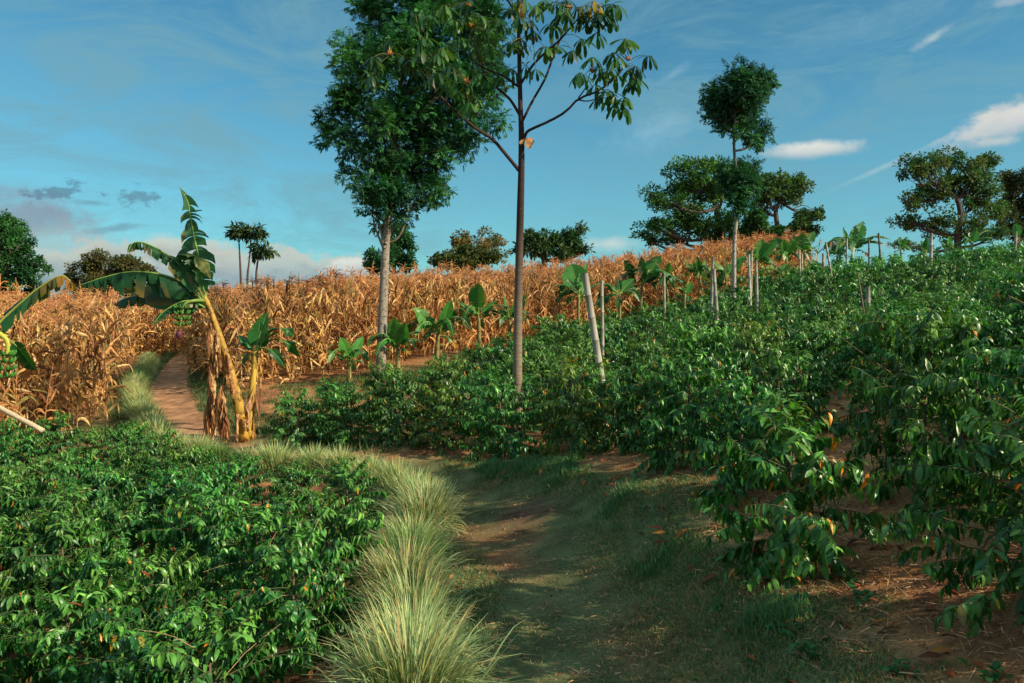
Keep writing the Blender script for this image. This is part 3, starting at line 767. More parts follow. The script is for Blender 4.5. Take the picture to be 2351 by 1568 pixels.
u, v = pix(np.stack([cx, cy, cz + 2], 1)); k = (u > -900) & (u < 2500); cx, cy, cz, u = cx[k], cy[k], cz[k], u[k]
# keep what the edge does not hide: distance behind the front of the field
edge = np.array(CORN[:19]); ed = dist_line(cx, cy, CORN[:19])
keep = ed < 12.5; cx, cy, cz, u, ed = cx[keep], cy[keep], cz[keep], u[keep], ed[keep]
score = np.hypot(cx, cy) + ed * 4.5 + (ed > 1.6) * 40 + (u < -60) * 500
order = np.argsort(score)
cpro = []
for k in range(6):
    st, lf, ts = corn(500 + k, H=2.62, lod=0)
    cpro.append((st, lf, ts))
first = [None] * 6
CG = {"left": ("dried brown corn stalk at the front of the left corn stand", "corn stalks along the edge left of the path"),
      "mid": ("dry golden corn stalk at the edge of the field behind the banana plants", "corn stalks along the edge right of the path"),
      "right": ("dry reddish corn stalk at the edge of the field up the slope beyond the coffee", "corn stalks along the upper edge of the field")}
for j, i in enumerate(order[:300]):
    k = int(r.integers(0, 6)); s = r.uniform(.9, 1.1)
    side = "left" if (cx[i] < -8.5 and u[i] < 400) else ("mid" if u[i] < 1150 else "right")
    lab, grp = CG[side]; loc = (cx[i], cy[i], cz[i] - .02); rot = (r.normal(0, .09), r.normal(0, .09), r.uniform(0, 6.28)); sc = (s, s, s * r.uniform(.92, 1.06))
    if first[k] is None:
        o = thing("corn_stalk", lab, "corn plant", (0, 0, 0), grp)
        KIDS[o.name] = [build("stalk", cpro[k][0], M_STRAW, o), build("dry_leaves", cpro[k][1], M_CORN, o, smooth=False), build("tassel", cpro[k][2], M_STRAW, o)]
        first[k] = o; o.location = loc; o.rotation_euler = rot; o.scale = sc
    else: copy_tree(first[k], loc, rot, sc, lab, grp)
mb = MB(); rest = order[300:]
far = []
for k in range(8):
    far.append(corn(600 + k, H=2.62, lod=1))
for i in rest:
    tr = far[int(r.integers(0, 8))]; a = r.uniform(0, 6.28); s = r.uniform(.88, 1.1); c, sn = math.cos(a), math.sin(a)
    M = np.array([[c, sn, 0], [-sn, c, 0], [r.normal(0, .04), r.normal(0, .04), r.uniform(.92, 1.08)]]) * s
    for m_ in tr:
        V_, Q_, C_ = m_.arrays(); mb.add(V_ @ M + np.array([cx[i], cy[i], cz[i] - .02]), Q_, C_)
print("corn rest", len(rest), mb.n)
tag(build("corn_field", mb, M_CORN, smooth=False), "dense dry corn filling the field behind its front rows", "corn field", kind="stuff")
# ------------------------------------------------------------------ bananas
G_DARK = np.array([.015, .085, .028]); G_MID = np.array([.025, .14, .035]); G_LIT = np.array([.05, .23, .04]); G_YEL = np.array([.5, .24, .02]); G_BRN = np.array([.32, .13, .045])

def banana_leaf(bl, rib, ctrl, width, r, tear=.3, col=G_MID, tipcol=None, facing=None, petiole=.12, hang=.35, fold=.25, curtain=0.0):
    """ctrl: world points crown -> tip"""
    n = 44
    P = smooth_poly(ctrl, n); T = norm(np.gradient(P, axis=0))
    Lm = np.linalg.norm(np.diff(P, axis=0), axis=1).sum()
    f = np.array([r.normal(0, .4), -1, .25]) if facing is None else np.array(facing, float)
    N0 = np.where(np.abs(T[:, 2:3]) > .75, f[None], np.array([0, 0, 1.])[None] + .35 * f[None] * np.abs(T[:, 2:3]))
    w8 = np.clip((np.abs(T[:, 2:3]) - .45) / .4, 0, 1)
    N0 = w8 * f[None] + (1 - w8) * np.array([[0, 0, 1.]])
    S = norm(np.cross(T, N0)); NN = norm(np.cross(S, T))
    rib.tube(P, np.linspace(.026, .004, n) * min(1, Lm / 1.6), 5, np.array([.22, .34, .07]) if tipcol is None else np.array([.3, .3, .06]))
    t = np.linspace(0, 1, n); s0 = np.searchsorted(t, petiole)
    tt = (t - petiole) / (1 - petiole)
    W = width / 2 * np.clip(np.interp(tt, [0, .05, .2, .45, .75, .92, 1], [.12, .66, .98, 1, .68, .32, .02]), 0.01, 1)
    for side in (-1, 1):
        i = s0
        while i < n - 1:
            g = 1 + int(r.integers(0, 3)) if r.random() < tear * .8 else int(2 + r.exponential(5))
            j = min(i + g, n - 1); m = j - i + 1
            torn = tear * r.uniform(.3, 1.5)
            dr = (hang * r.uniform(.4, 1.2) + torn * .8) * (1 - .65 * abs(T[i, 2])) + curtain * r.uniform(.7, 1.25); shift = torn * r.normal(0, .3)
            fr = np.array([0, .35, .7, 1.0]); rows = []
            wj = r.uniform(max(.4, 1 - torn * .4), 1)
            for q in range(m):
                k = i + q; c = (k - (i + j) / 2)
                row = []
                p = P[k].copy(); prev = 0; ang = fold; pos = p.copy()
                for x in fr:
                    st = (x - prev) * W[k] * wj; prev = x
                    dirv = side * S[k] * math.cos(ang) + NN[k] * math.sin(ang)
                    dz = np.array([0, 0, -1.]); kk = min(1., dr * x * 1.1)
                    dv = norm(dirv * (1 - kk) + dz * kk + T[k] * shift * x)
                    pos = pos + dv * st
                    row.append(pos - T[k] * c * x * .3 * min(1, torn * 1.6) * Lm / n * (1 if m > 2 else 1.6))
                rows.append(row)
            Vv = np.array(rows).reshape(-1, 3); Q = []
            for q in range(m - 1):
                for x in range(3):
                    a = q * 4 + x; Q.append((a, a + 1, a + 5, a + 4) if side > 0 else (a + 1, a, a + 4, a + 5))
            if len(Q):
                c = col * r.uniform(.85, 1.15)
                Cc = np.repeat(c[None], len(Vv), 0)
                if tipcol is not None:
                    kk = np.repeat(np.linspace(tt[i], tt[j], m), 4); ww = np.clip((kk - .45) * 3 + r.uniform(-.3, .3), 0, 1)[:, None]
                    Cc = c * (1 - ww) + tipcol * r.uniform(.7, 1.1) * ww
                elif r.random() < .12 + .2 * tear:
                    e = np.tile([0, 0, .25, .8], m)[:, None]; Cc = c * (1 - e) + np.array([.3, .2, .04]) * e
                bl.add(Vv, Q, Cc)
            i = j
def lift(u, v, y, dy): return at(u, v, y + dy)

def banana(label, crown, base, y, leaves, seed, name="banana_plant", stem_r=.09, skirt=0, group="young banana plants along the corn edge", stemcol=(.21, .19, .07), ymode='hit'):
    r = np.random.default_rng(seed)
    if base is not None: B = hit(*base); y = B[1]
    Cn = at(crown[0], crown[1], y)
    if base is None: B = np.array([Cn[0] + r.normal(0, .05), y, gz(Cn[0], y)])
    B = B.copy(); o = thing(name, label, "banana plant", B, group)
    st = MB()
    mid = (B + Cn) / 2 + np.array([r.normal(0, .02), 0, 0])
    pts = smooth_poly([B - (0, 0, .05), mid, Cn], 9)
    st.tube(pts, np.linspace(stem_r, stem_r * .5, 9), 9, stemcol)
    build("pseudostem", st, M_PSEU, o, B)
    for L in leaves:
        (tu, tv) = L[0]; kw = dict(L[1]) if len(L) > 1 else {}
        wd = kw.pop('w', None); dy = kw.pop('dy', None); up = kw.pop('up', 0.0)
        start = Cn + np.array([r.normal(0, .02), r.normal(0, .02), r.uniform(-.12, .05)])
        px = math.hypot(tu - crown[0], tv - crown[1]) / F * y
        if dy is None: dy = r.uniform(-.45, .35) * px
        tip = at(tu, tv, y + dy)
        Ln = np.linalg.norm(tip - start)
        rising = tip[2] > start[2] + .45 * Ln
        arch = (.03 if rising else .22) * Ln + up
        m1 = start * .6 + tip * .4 + np.array([0, 0, arch]); m2 = start * .25 + tip * .75 + np.array([0, 0, arch * .8])
        if wd is None: wd = min(.62, .34 * Ln + .08)
        bl = MB(); rb = MB()
        yc = kw.pop('yellow', False); br = kw.pop('dry', False)
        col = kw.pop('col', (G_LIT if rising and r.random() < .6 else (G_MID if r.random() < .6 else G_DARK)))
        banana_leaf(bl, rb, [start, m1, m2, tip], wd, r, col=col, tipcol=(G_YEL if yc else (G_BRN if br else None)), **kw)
        lo = build("leaf", bl, M_BAN, o, B)
        build("midrib", rb, M_FRUIT, lo, B)
    span = np.median([math.hypot(L[0][0] - crown[0], L[0][1] - crown[1]) for L in leaves]) / F * y
    for _ in range(5 if skirt >= 6 and y > 15 else (2 if y > 33 else 0)):
        a = r.uniform(0, 6.28); Ln = span * r.uniform(.9, 1.35); h = np.array([math.cos(a), math.sin(a), 0]); bl = MB(); rb = MB(); e = r.uniform(-.3, .6)
        banana_leaf(bl, rb, [Cn, Cn + h * Ln * .4 + (0, 0, Ln * (.25 + .3 * e)), Cn + h * Ln * .75 + (0, 0, Ln * (.15 + .4 * e)), Cn + h * Ln + (0, 0, Ln * (-.25 + .5 * e))], min(.5, .36 * Ln), r, tear=r.uniform(.3, .9), col=(G_MID, G_DARK, G_LIT)[int(r.integers(0, 3))], tipcol=G_BRN if r.random() < .15 else None)
        lo = build("leaf", bl, M_BAN, o, B); build("midrib", rb, M_FRUIT, lo, B)
    if skirt:
        sk = MB(); dry_strips(sk, B, Cn, r, skirt); build("dry_leaf_sheaths", sk, M_CORN, o, B, smooth=False)
    return o

def strip_hang(mb, p0, L, w, r, lean=(0, 0), col=None, sg=9):
    a = r.uniform(0, 6.28); cur = np.array(p0, float); d = np.array([math.cos(a) * .2 + lean[0], math.sin(a) * .2 + lean[1], -.6])
    tw = r.uniform(0, 6.28); rows = []
    for j in range(sg + 1):
        t = j / sg; tw += r.normal(0, .7)
        s = np.array([math.cos(tw), math.sin(tw), r.normal(0, .15)]); ww = w * (.5 + .7 * math.sin(math.pi * min(1, t * 1.05))) * r.uniform(.6, 1.3)
        rows.append([cur - s * ww / 2, cur + np.array([s[1], -s[0], 0]) * ww * .3, cur + s * ww / 2])
        d = norm(d + np.array([0, 0, -.6]) + r.normal(0, .12, 3)); cur = cur + d * L / sg
    V = np.array(rows).reshape(-1, 3); Q = []
    for j in range(sg): k = 3 * j; Q += [(k, k + 1, k + 4, k + 3), (k + 1, k + 2, k + 5, k + 4)]
    pal = np.array([(.42, .2, .075), (.3, .13, .05), (.52, .3, .13), (.2, .08, .035), (.6, .38, .18)])
    mb.add(V, Q, (pal[r.integers(0, 5)] if col is None else np.array(col)) * r.uniform(.7, 1.25))
def dry_strips(mb, B, Cn, r, n):
    for _ in range(n):
        t = r.uniform(.08, .6); p = B * (1 - t) + Cn * t + np.array([r.normal(0, .04), r.normal(0, .04), 0])
        strip_hang(mb, p, min(.6, max(.12, (p[2] - B[2]) * 1.0)) , r.uniform(.03, .09), r, sg=5)

U = dict
BAN = [
 ("small banana plant with a broad upright leaf, just left of the pale speckled trunk", (801, 829), None, 19.5, [((781, 774), U(w=.34, tear=.05)), ((833, 773), U(w=.28, tear=.1)), ((743, 800), U()), ((747, 822), U(col=G_DARK)), ((835, 832), U(tear=.4)), ((815, 850), U()), ((800, 856), U(yellow=True, w=.15))], 6),
 ("young banana plant half hidden by the pale speckled trunk", (913, 797), None, 20.2, [((905, 729), U(w=.5, tear=.1)), ((933, 742), U(w=.45, tear=.08)), ((969, 765), U(tear=.4)), ((969, 786), U(tear=.3)), ((851, 780), U()), ((888, 806), U()), ((943, 815), U(yellow=True, tear=.7)), ((893, 760), U(w=.3))], 22),
 ("banana plant with one tall upright leaf, second right of the pale speckled trunk", (1007, 762), None, 21.5, [((1035, 688), U(w=.42, tear=.05, col=G_LIT)), ((947, 706), U(w=.5, tear=.35)), ((945, 735), U(tear=.4)), ((1075, 718), U(tear=.4, col=G_DARK)), ((973, 780), U(col=G_DARK)), ((1043, 755), U()), ((1049, 800), U(yellow=True, tear=.8))], 14),
 ("banana plant with a broad heart shaped upright leaf, just left of the brown trunk", (1099, 724), None, 23, [((1098, 650), U(w=.62, tear=.12, dy=-.1, col=G_MID, fold=.25, hang=.15, petiole=.2)), ((1043, 686), U(tear=.5)), ((1143, 688), U(tear=.6)), ((1173, 708), U(tear=.3, col=G_DARK)), ((1057, 747), U(tear=.3)), ((1111, 755), U(tear=.4)), ((1037, 718), U(tear=.3, col=G_DARK)), ((1150, 720), U())], 8),
 ("banana plant directly behind the brown trunk", (1171, 737), None, 23.4, [((1155, 677), U(w=.1, tear=0.)), ((1137, 741), U()), ((1117, 727), U()), ((1209, 678), U(w=.4)), ((1212, 716), U(tear=.3)), ((1206, 752), U(yellow=True))], 10),
 ("banana plant with a broad pointed leaf touching the top of the thick leaning post", (1328, 676), None, 25, [((1312, 606), U(w=.85, tear=.03, fold=.2, hang=.1, col=G_LIT)), ((1348, 603), U(w=.3, col=G_LIT)), ((1268, 660), U(tear=.7)), ((1275, 694), U(tear=.5, col=G_DARK)), ((1302, 640), U(tear=.8, col=G_DARK)), ((1365, 655), U(tear=.5)), ((1350, 690), U(tear=.3)), ((1300, 700), U(tear=.5))], 14),
 ("low banana plant between the thin bamboo post and the big leafy one", (1423, 676), None, 26, [((1419, 636), U(w=.2)), ((1385, 649), U(w=.5)), ((1455, 640), U(w=.45, tear=.2)), ((1352, 662), U(tear=.3)), ((1370, 709), U(w=.5)), ((1418, 709), U()), ((1455, 680), U(yellow=True))], 8),
 ("big leafy banana plant with several broad raised leaves at the upper corn edge", (1475, 650), None, 28, [((1473, 588), U(w=.35)), ((1433, 596), U(w=.5, tear=.5)), ((1517, 587), U(w=.75, col=G_LIT)), ((1425, 624), U(tear=.3)), ((1532, 618), U(w=.5)), ((1508, 664), U(tear=.4)), ((1430, 664), U(yellow=True, tear=.4)), ((1515, 645), U(tear=.5, col=G_DARK)), ((1448, 672), U())], 12),
 ("banana plant rising behind the straight slim bamboo post", (1530, 652), None, 28, [((1539, 603), U(w=.45, col=G_LIT)), ((1571, 629), U(w=.4, tear=.3)), ((1498, 655), U(tear=.3)), ((1550, 667), U(yellow=True))], 6),
 ("small two leaved banana sucker at the edge of the upper coffee", (1573, 674), None, 27, [((1546, 651), U()), ((1589, 647), U(w=.35, col=G_LIT)), ((1548, 664), U()), ((1575, 680), U(w=.2))], 2),
 ("banana plant with yellowing outer leaves standing deep in the corn", (1608, 632), None, 31, [((1600, 588), U(w=.3)), ((1572, 602), U(tear=.7)), ((1619, 597), U(w=.35, col=G_LIT)), ((1567, 618), U(yellow=True, tear=.8)), ((1638, 618), U(yellow=True, tear=.5)), ((1590, 600), U(tear=.6))], 8),
 ("banana plant with drooping leaves just left of the slim pale trunk", (1668, 634), None, 30, [((1632, 597), U(w=.5, tear=.3)), ((1665, 586), U(w=.12)), ((1710, 588), U(w=.5)), ((1707, 644), U(tear=.4)), ((1690, 620), U(tear=.3))], 6),
 ("low banana plant behind the pair of crossed bamboo posts", (1645, 655), None, 28.5, [((1633, 627), U(w=.3, col=G_LIT)), ((1664, 625), U(w=.35)), ((1612, 634), U(w=.4)), ((1615, 655), U()), ((1681, 645), U(w=.35)), ((1672, 664), U())], 4),
 ("bright banana plant with tall raised leaves right of the pair of pale posts", (1738, 605), None, 29, [((1750, 548), U(w=.65, col=G_LIT)), ((1784, 549), U(w=.5, tear=.3)), ((1712, 574), U(w=.4)), ((1794, 584), U(w=.5, tear=.4)), ((1731, 561), U(w=.14)), ((1775, 612), U(w=.4, col=G_DARK)), ((1722, 602), U())], 8),
 ("banana plant with a wide crown behind the bright raised one on the crest", (1805, 588), None, 31, [((1799, 548), U(w=.4, col=G_LIT)), ((1777, 545), U(w=.5)), ((1838, 540), U(w=.5, tear=.5)), ((1828, 585), U(tear=.5)), ((1775, 575), U(tear=.6)), ((1780, 600), U())], 6),
 ("banana plant with dark drooping leaves behind the thick post pair on the crest", (1847, 576), None, 32, [((1841, 533), U(w=.5)), ((1870, 530), U(w=.45, tear=.6)), ((1828, 564), U(tear=.5)), ((1873, 578), U(tear=.7, dry=True)), ((1882, 562), U(tear=.6)), ((1860, 600), U(dry=True))], 6),
 ("small banana sucker at the coffee edge below the crest", (1790, 626), None, 30, [((1778, 612), U()), ((1812, 604), U(w=.35)), ((1825, 604), U()), ((1763, 612), U()), ((1805, 630), U())], 2),
 ("banana plant low on the skyline, left of the tall torn clump", (1922, 588), None, 35, [((1934, 550), U(w=.5)), ((1908, 554), U(w=.4, dry=True)), ((1900, 592), U()), ((1948, 570), U(w=.4)), ((1905, 575), U()), ((1930, 600), U())], 3),
 ("tall banana plant with torn leaves standing alone against the sky on the crest", (1956, 575), None, 36, [((1935, 521), U(w=.35, tear=.9)), ((1965, 516), U(w=.5, tear=.5)), ((1981, 507), U(w=.75, tear=.4, col=G_LIT)), ((1988, 520), U(w=.6, tear=.6)), ((2018, 537), U(w=.45, tear=.8)), ((2047, 552), U(w=.4, tear=.8)), ((2047, 573), U(w=.4, tear=.7, dry=True)), ((1993, 590), U(tear=.6, dry=True)), ((1930, 560), U(w=.45)), ((1995, 560), U(w=.4))], 8),
 ("dark banana plant on the ridge at the foot of the big spreading tree", (2068, 572), None, 38, [((2062, 545), U(tear=.6)), ((2082, 543), U(tear=.6)), ((2047, 562), U(tear=.6)), ((2088, 575), U(tear=.6)), ((2052, 580), U(tear=.5)), ((2078, 560), U())], 0),
 ("banana plant with torn bronze leaves behind the tallest grey post on the ridge", (2126, 575), None, 36, [((2100, 566), U(tear=.9, dry=True)), ((2127, 545), U(w=.4)), ((2095, 580), U(tear=.8)), ((2112, 552), U(tear=.5)), ((2145, 562), U())], 0),
 ("banana plant with one light upright leaf on the right ridge", (2180, 570), None, 35, [((2178, 541), U(w=.4, col=G_LIT)), ((2154, 553), U(w=.5, col=G_DARK)), ((2202, 556), U(w=.4)), ((2150, 575), U()), ((2205, 572), U(col=G_DARK)), ((2165, 548), U(col=G_DARK))], 0),
 ("widest banana plant on the right ridge under the spreading tree", (2231, 560), None, 35, [((2243, 527), U(w=.45)), ((2287, 536), U(w=.5, col=G_DARK)), ((2210, 537), U(w=.45)), ((2226, 533), U(w=.3)), ((2265, 560), U(col=G_DARK)), ((2205, 560), U()), ((2290, 555), U(tear=.6, col=G_DARK))], 0),
 ("banana plant at the right end of the ridge by the last post", (2335, 545), None, 31, [((2333, 512), U(w=.35, col=G_LIT)), ((2310, 531), U(w=.35)), ((2346, 528), U()), ((2318, 545), U())], 0),
]
for i, (lab, cr, ba, y, lv, sk) in enumerate(BAN):
    banana(lab, cr, ba, y, lv, 700 + i, stem_r=.085 if i < 5 else .08, skirt=sk, group="young banana plants along the corn edge" if i < 18 else "banana plants on the ridge")

# the tall leaning banana by the dirt path
r = np.random.default_rng(90)
YB = 13.7
B = hit(562, 1012, 8, 25); YB = B[1]
o = thing("banana_plant", "tall leaning banana plant with torn leaves and a purple flower beside the dirt path", "banana plant", B)
st = MB()
cl = [B - (0, 0, .05), at(548, 930, YB), at(536, 880, YB), at(520, 820, YB), at(502, 765, YB), at(478, 700, YB), at(463, 668, YB)]
st.tube(smooth_poly(cl, 22), np.interp(np.linspace(0, 1, 22), [0, .2, .5, .8, 1], [.1, .092, .066, .05, .035]), 12, (.40, .23, .035))
build("pseudostem", st, M_PSEU, o, B)
for pts, w, kw in [
  ([(478, 700), (466, 655), (458, 600), (446, 545), (436, 490), (430, 460), (410, 428)], .66, U(tear=1.1, col=G_DARK * 1.2, hang=.7, facing=(.35, -.9, 0), petiole=.1)),
  ([(474, 696), (456, 660), (440, 620), (434, 590), (440, 584), (462, 600), (484, 640)], .55, U(tear=.6, col=G_MID, hang=.5, tipcol=np.array([.16, .2, .04]))),
  ([(474, 696), (446, 650), (412, 606), (370, 576), (330, 557), (304, 559), (292, 585)], .55, U(tear=.85, col=G_DARK, hang=.7, curtain=.35)),
  ([(474, 700), (430, 655), (370, 630), (300, 624), (240, 636), (182, 655)], .95, U(tear=1.1, col=G_DARK * .9, hang=.5, curtain=.8)),
  ([(478, 712), (452, 682), (400, 664), (350, 658), (322, 660), (300, 680)], .9, U(tear=.9, col=G_MID * .95, hang=.5, curtain=.7, tipcol=np.array([.3, .17, .05]))),
  ([(476, 708), (430, 690), (380, 712), (350, 745)], .45, U(tear=.7, col=G_DARK, hang=.6, curtain=.3)),
  ([(476, 705), (440, 680), (360, 672), (290, 684), (262, 700)], .6, U(tear=.6, col=G_DARK * .9, hang=.5, curtain=.6)),
]:
    dys = np.linspace(0, r.uniform(-.5, .5), len(pts)); bl = MB(); rb = MB()
    banana_leaf(bl, rb, [at(a, b, YB + d) for (a, b), d in zip(pts, dys)], w, r, **kw)
    lo = build("leaf", bl, M_BAN, o, B); build("midrib", rb, M_FRUIT, lo, B)
# peduncle, hands of fruit and the purple flower
pe = MB(); pe.tube(smooth_poly([at(470, 690, YB), at(448, 690, YB - .2), at(424, 698, YB - .3), at(416, 730, YB - .3), at(411, 758, YB - .3)], 12), np.linspace(.035, .014, 12), 7, (.16, .25, .05))
build("fruit_stalk", pe, M_FRUIT, o, B)
def fingers(mb, top, n_rings, per, L, rad, r, col):
    for k in range(n_rings):
        for i in range(per):
            a = i * 6.283 / per + k * .3 + r.normal(0, .1); c = np.array([math.cos(a), math.sin(a), 0]); p0 = top + np.array([0, 0, -k * L * .62]) + c * rad
            q = np.linspace(0, 1, 6)[:, None]; pts = p0 + c * L * .55 * np.sin(q * 1.5) + np.array([0, 0, 1.]) * (-.12 * L + L * (.75 * q ** 1.6 - .3 * q))
            mb.tube(pts, L * .12 * np.array([.45, .9, 1, 1, .8, .25]), 6, np.array(col) * r.uniform(.75, 1.2))
fb = MB(); fingers(fb, at(418, 705, YB - .3), 4, 9, .16, .05, r, (.05, .15, .025)); build("fruit_bunch", fb, M_FRUIT, o, B)
fl = MB(); fl.tube([at(411, 757, YB - .3), at(411, 762, YB - .3), at(411, 769, YB - .3), at(413, 777, YB - .3), at(414, 782, YB - .3)], [.02, .05, .062, .035, .004], 10, (.10, .025, .04)); build("flower", fl, M_FRUIT, o, B)
sk = MB()
for (uu, v0, v1, nn, sp) in [(486, 810, 1005, 58, .03), (480, 880, 1005, 14, .03), (510, 880, 1010, 34, .028), (497, 770, 860, 9, .02)]:
    for _ in range(nn):
        v_ = r.uniform(v0, v1 - 40); p = at(uu + r.normal(0, 2.5), v_, YB - .12 + r.normal(0, .05)); p = p + r.normal(0, sp * .4, 3) * [1, 1, 0]
        Lx = min(r.uniform(.35, .9), (v1 - v_) / F * YB + .05); strip_hang(sk, p, Lx, r.uniform(.025, .075), r)
for (a0, b0, a1, b1) in [(497, 760, 484, 800), (484, 760, 470, 820), (520, 815, 532, 858), (525, 850, 512, 900), (533, 880, 552, 905), (545, 960, 535, 1005), (560, 960, 575, 985)]:
    p0 = at(a0, b0, YB - .13); p1 = at(a1, b1, YB - .2)
    for _ in range(4): strip_hang(sk, p0 + r.normal(0, .03, 3), np.linalg.norm(p1 - p0) * r.uniform(.8, 1.2), r.uniform(.04, .09), r, lean=((p1 - p0)[0] * 1.5, 0), sg=7)
build("dry_leaf_skirt", sk, M_CORN, o, B, smooth=False)

banana("young banana sucker with bright green leaves against the base of the tall leaning banana", (588, 806), (572, 1008), 0,
       [((613, 718), U(w=.3, tear=.1, col=G_LIT, dy=0.)), ((597, 738), U(w=.36, tear=.05, col=G_MID)), ((675, 772), U(w=.34, tear=.2, col=G_MID, up=.1)), ((640, 760), U(w=.3, tear=.1, col=G_MID)), ((690, 822), U(w=.28, tear=.1, up=.1)), ((655, 844), U(w=.2, tear=.1, col=G_DARK)), ((541, 770), U(w=.22, tear=.1, up=.05)), ((541, 800), U(w=.16, up=.03)), ((556, 838), U(w=.15))], 777, stem_r=.085, skirt=26, group=None, stemcol=(.46, .3, .05))

# banana at the left edge of the picture
YL = 10.0; r = np.random.default_rng(91)
Bx = at(-70, 900, YL); B = np.array([Bx[0], YL, gz(Bx[0], YL)])
o = thing("banana_plant", "banana plant at the left edge with a yellow brown leaf and a green fruit bunch", "banana plant", B)
st = MB(); Ct = at(-40, 760, YL); st.tube(smooth_poly([B - (0, 0, .05), (B + Ct) / 2 - (.1, 0, 0), Ct], 10), np.linspace(.11, .05, 10), 10, (.42, .3, .07)); build("pseudostem", st, M_PSEU, o, B)
for pts, w, kw in [([(-40, 770), (-10, 748), (16, 724), (80, 668), (136, 634), (160, 645), (170, 672)], .5, U(tear=.8, col=G_MID, tipcol=np.array([.42, .17, .03]), hang=.6, curtain=.45)),
                   ([(-30, 745), (0, 768), (22, 780), (48, 805), (66, 830), (83, 850)], .3, U(tear=.1, col=G_DARK, petiole=.45, hang=.4)),
                   ([(-40, 760), (-60, 700), (-100, 640), (-160, 620)], .5, U(tear=.5, col=G_MID)), ([(-40, 765), (-80, 740), (-160, 760)], .5, U(tear=.5, col=G_MID))]:
    bl = MB(); rb = MB(); banana_leaf(bl, rb, [at(a, b, YL + d) for (a, b), d in zip(pts, np.linspace(0, .2, len(pts)))], w, r, **kw)
    lo = build("leaf", bl, M_BAN, o, B); build("midrib", rb, M_FRUIT, lo, B)
pe = MB(); pe.tube(smooth_poly([at(-40, 765, YL), at(-12, 762, YL - .1), at(14, 778, YL - .1), at(18, 800, YL - .1), at(14, 830, YL - .1)], 12), np.linspace(.04, .02, 12), 7, (.42, .42, .06)); build("fruit_stalk", pe, M_FRUIT, o, B)
fb = MB(); fingers(fb, at(10, 812, YL - .1), 4, 10, .15, .05, r, (.06, .19, .03)); build("fruit_bunch", fb, M_FRUIT, o, B)

# ------------------------------------------------------------------ bamboo posts
def post(label, top, bot, y, rad, seed, col=(.42, .38, .31), ytop=None, name="bamboo_post", seg=.32, twig=False, group="bamboo posts standing in the coffee"):
    r = np.random.default_rng(seed)
    T = at(top[0], top[1], y if ytop is None else ytop); Bv = at(bot[0], bot[1], y)
    d = (T - Bv) / max(1e-3, T[2] - Bv[2]); g = gz(Bv[0], Bv[1])
    B = Bv + d * (g - Bv[2] - .1)
    L = np.linalg.norm(T - B); n = max(2, int(L / seg)); pts = []; rd = []
    for i in range(n + 1):
        t = i / n; k = rad * (1.08 - .18 * t)
        for dt, f in ((-.012 / L, 1.), (0, 1.13), (.012 / L, .97)):
            q = t + dt
            if 0 <= q <= 1: pts.append(B + (T - B) * q + (np.array([math.sin(q * 4), math.cos(q * 3), 0]) * .006)); rd.append(k * (f if not twig else 1 + r.normal(0, .15)))
    mb = MB(); mb.tube(pts, rd, 10, np.array(col), cap=False)
    if not twig:
        ft = np.array([.5 if abs(q - rad * (1.08 - .18 * i / max(1, len(rd) - 1)) * 1.13) < rad * .03 else 1. for i, q in enumerate(rd)]); rf = r.uniform(.8, 1.15, len(rd))
        mb.C[-1] = np.array(col) * np.repeat(ft * rf, 10)[:, None]
    e = norm(T - B); mb.tube([T - e * .004, T - e * .05], [rad * .88, rad * .85], 10, np.array(col) * .5)    # hollow rim
    o = build(name, mb, M_BAMB, None, B); tag(o, label, "post", group)
POSTS = [
 ("thick pale bamboo post leaning left, the largest one, in the middle of the coffee slope", (1343, 627), (1383, 890), 11.2, .055, (.33, .30, .25)),
 ("thin upright bamboo post just behind and right of the thick leaning post", (1382, 643), (1383, 792), 17, .038, (.36, .32, .25)),
 ("slim straight bamboo post, third from the left, in front of a banana leaf", (1525, 630), (1525, 735), 21, .038, (.34, .3, .22)),
 ("tall grey bamboo post of the crossed pair, the one reaching higher", (1637, 590), (1632, 725), 21.5, .042, (.25, .23, .19)),
 ("bamboo post of the crossed pair, the nearer one leaning left", (1639, 617), (1647, 744), 19, .044, (.32, .29, .23)),
 ("whitish bamboo post left of a twin just right of the slim pale trunk", (1719, 584), (1722, 690), 24, .042, (.38, .36, .32)),
 ("brownish bamboo post touching the whitish one beside the slim trunk", (1726, 574), (1724, 650), 26, .042, (.4, .3, .2)),
 ("greenish grey bamboo post below the bright raised banana leaf", (1736, 597), (1738, 707), 22, .042, (.34, .32, .25)),
 ("pale bamboo post of the pair further right, the longer one", (1835, 573), (1837, 652), 28, .045, (.37, .34, .28)),
 ("short tan bamboo post hugging the longer pale one on its right", (1841, 582), (1841, 628), 29, .045, (.45, .34, .22)),
 ("thin post leaning left near the right end of the corn", (1896, 556), (1907, 625), 29, .04, (.36, .32, .25)),
 ("short reddish stake at the right end of the corn", (1890, 582), (1890, 608), 31, .05, (.42, .22, .1)),
 ("grey bamboo post on the crest in front of the torn banana plant", (1944, 547), (1944, 600), 31, .045, (.36, .34, .29)),
 ("thin dark post on the crest under the torn banana leaves", (1995, 550), (1995, 592), 33, .04, (.16, .14, .11)),
 ("dark post right of the torn banana plant, against the sky", (2017, 535), (2021, 592), 33, .045, (.14, .12, .1)),
 ("tall grey post rising alone on the right ridge below the spreading tree", (2138, 535), (2136, 640), 23, .05, (.3, .28, .25)),
 ("short grey stump of a post poking out of the coffee on the right", (1993, 657), (1993, 682), 17, .05, (.3, .26, .22)),
 ("last bamboo post at the far right on the ridge", (2333, 531), (2331, 560), 27, .045, (.32, .29, .23)),
]
for i, (lab, t, b, y, rad, col) in enumerate(POSTS): post(lab, t, b, y, rad, 800 + i, col)
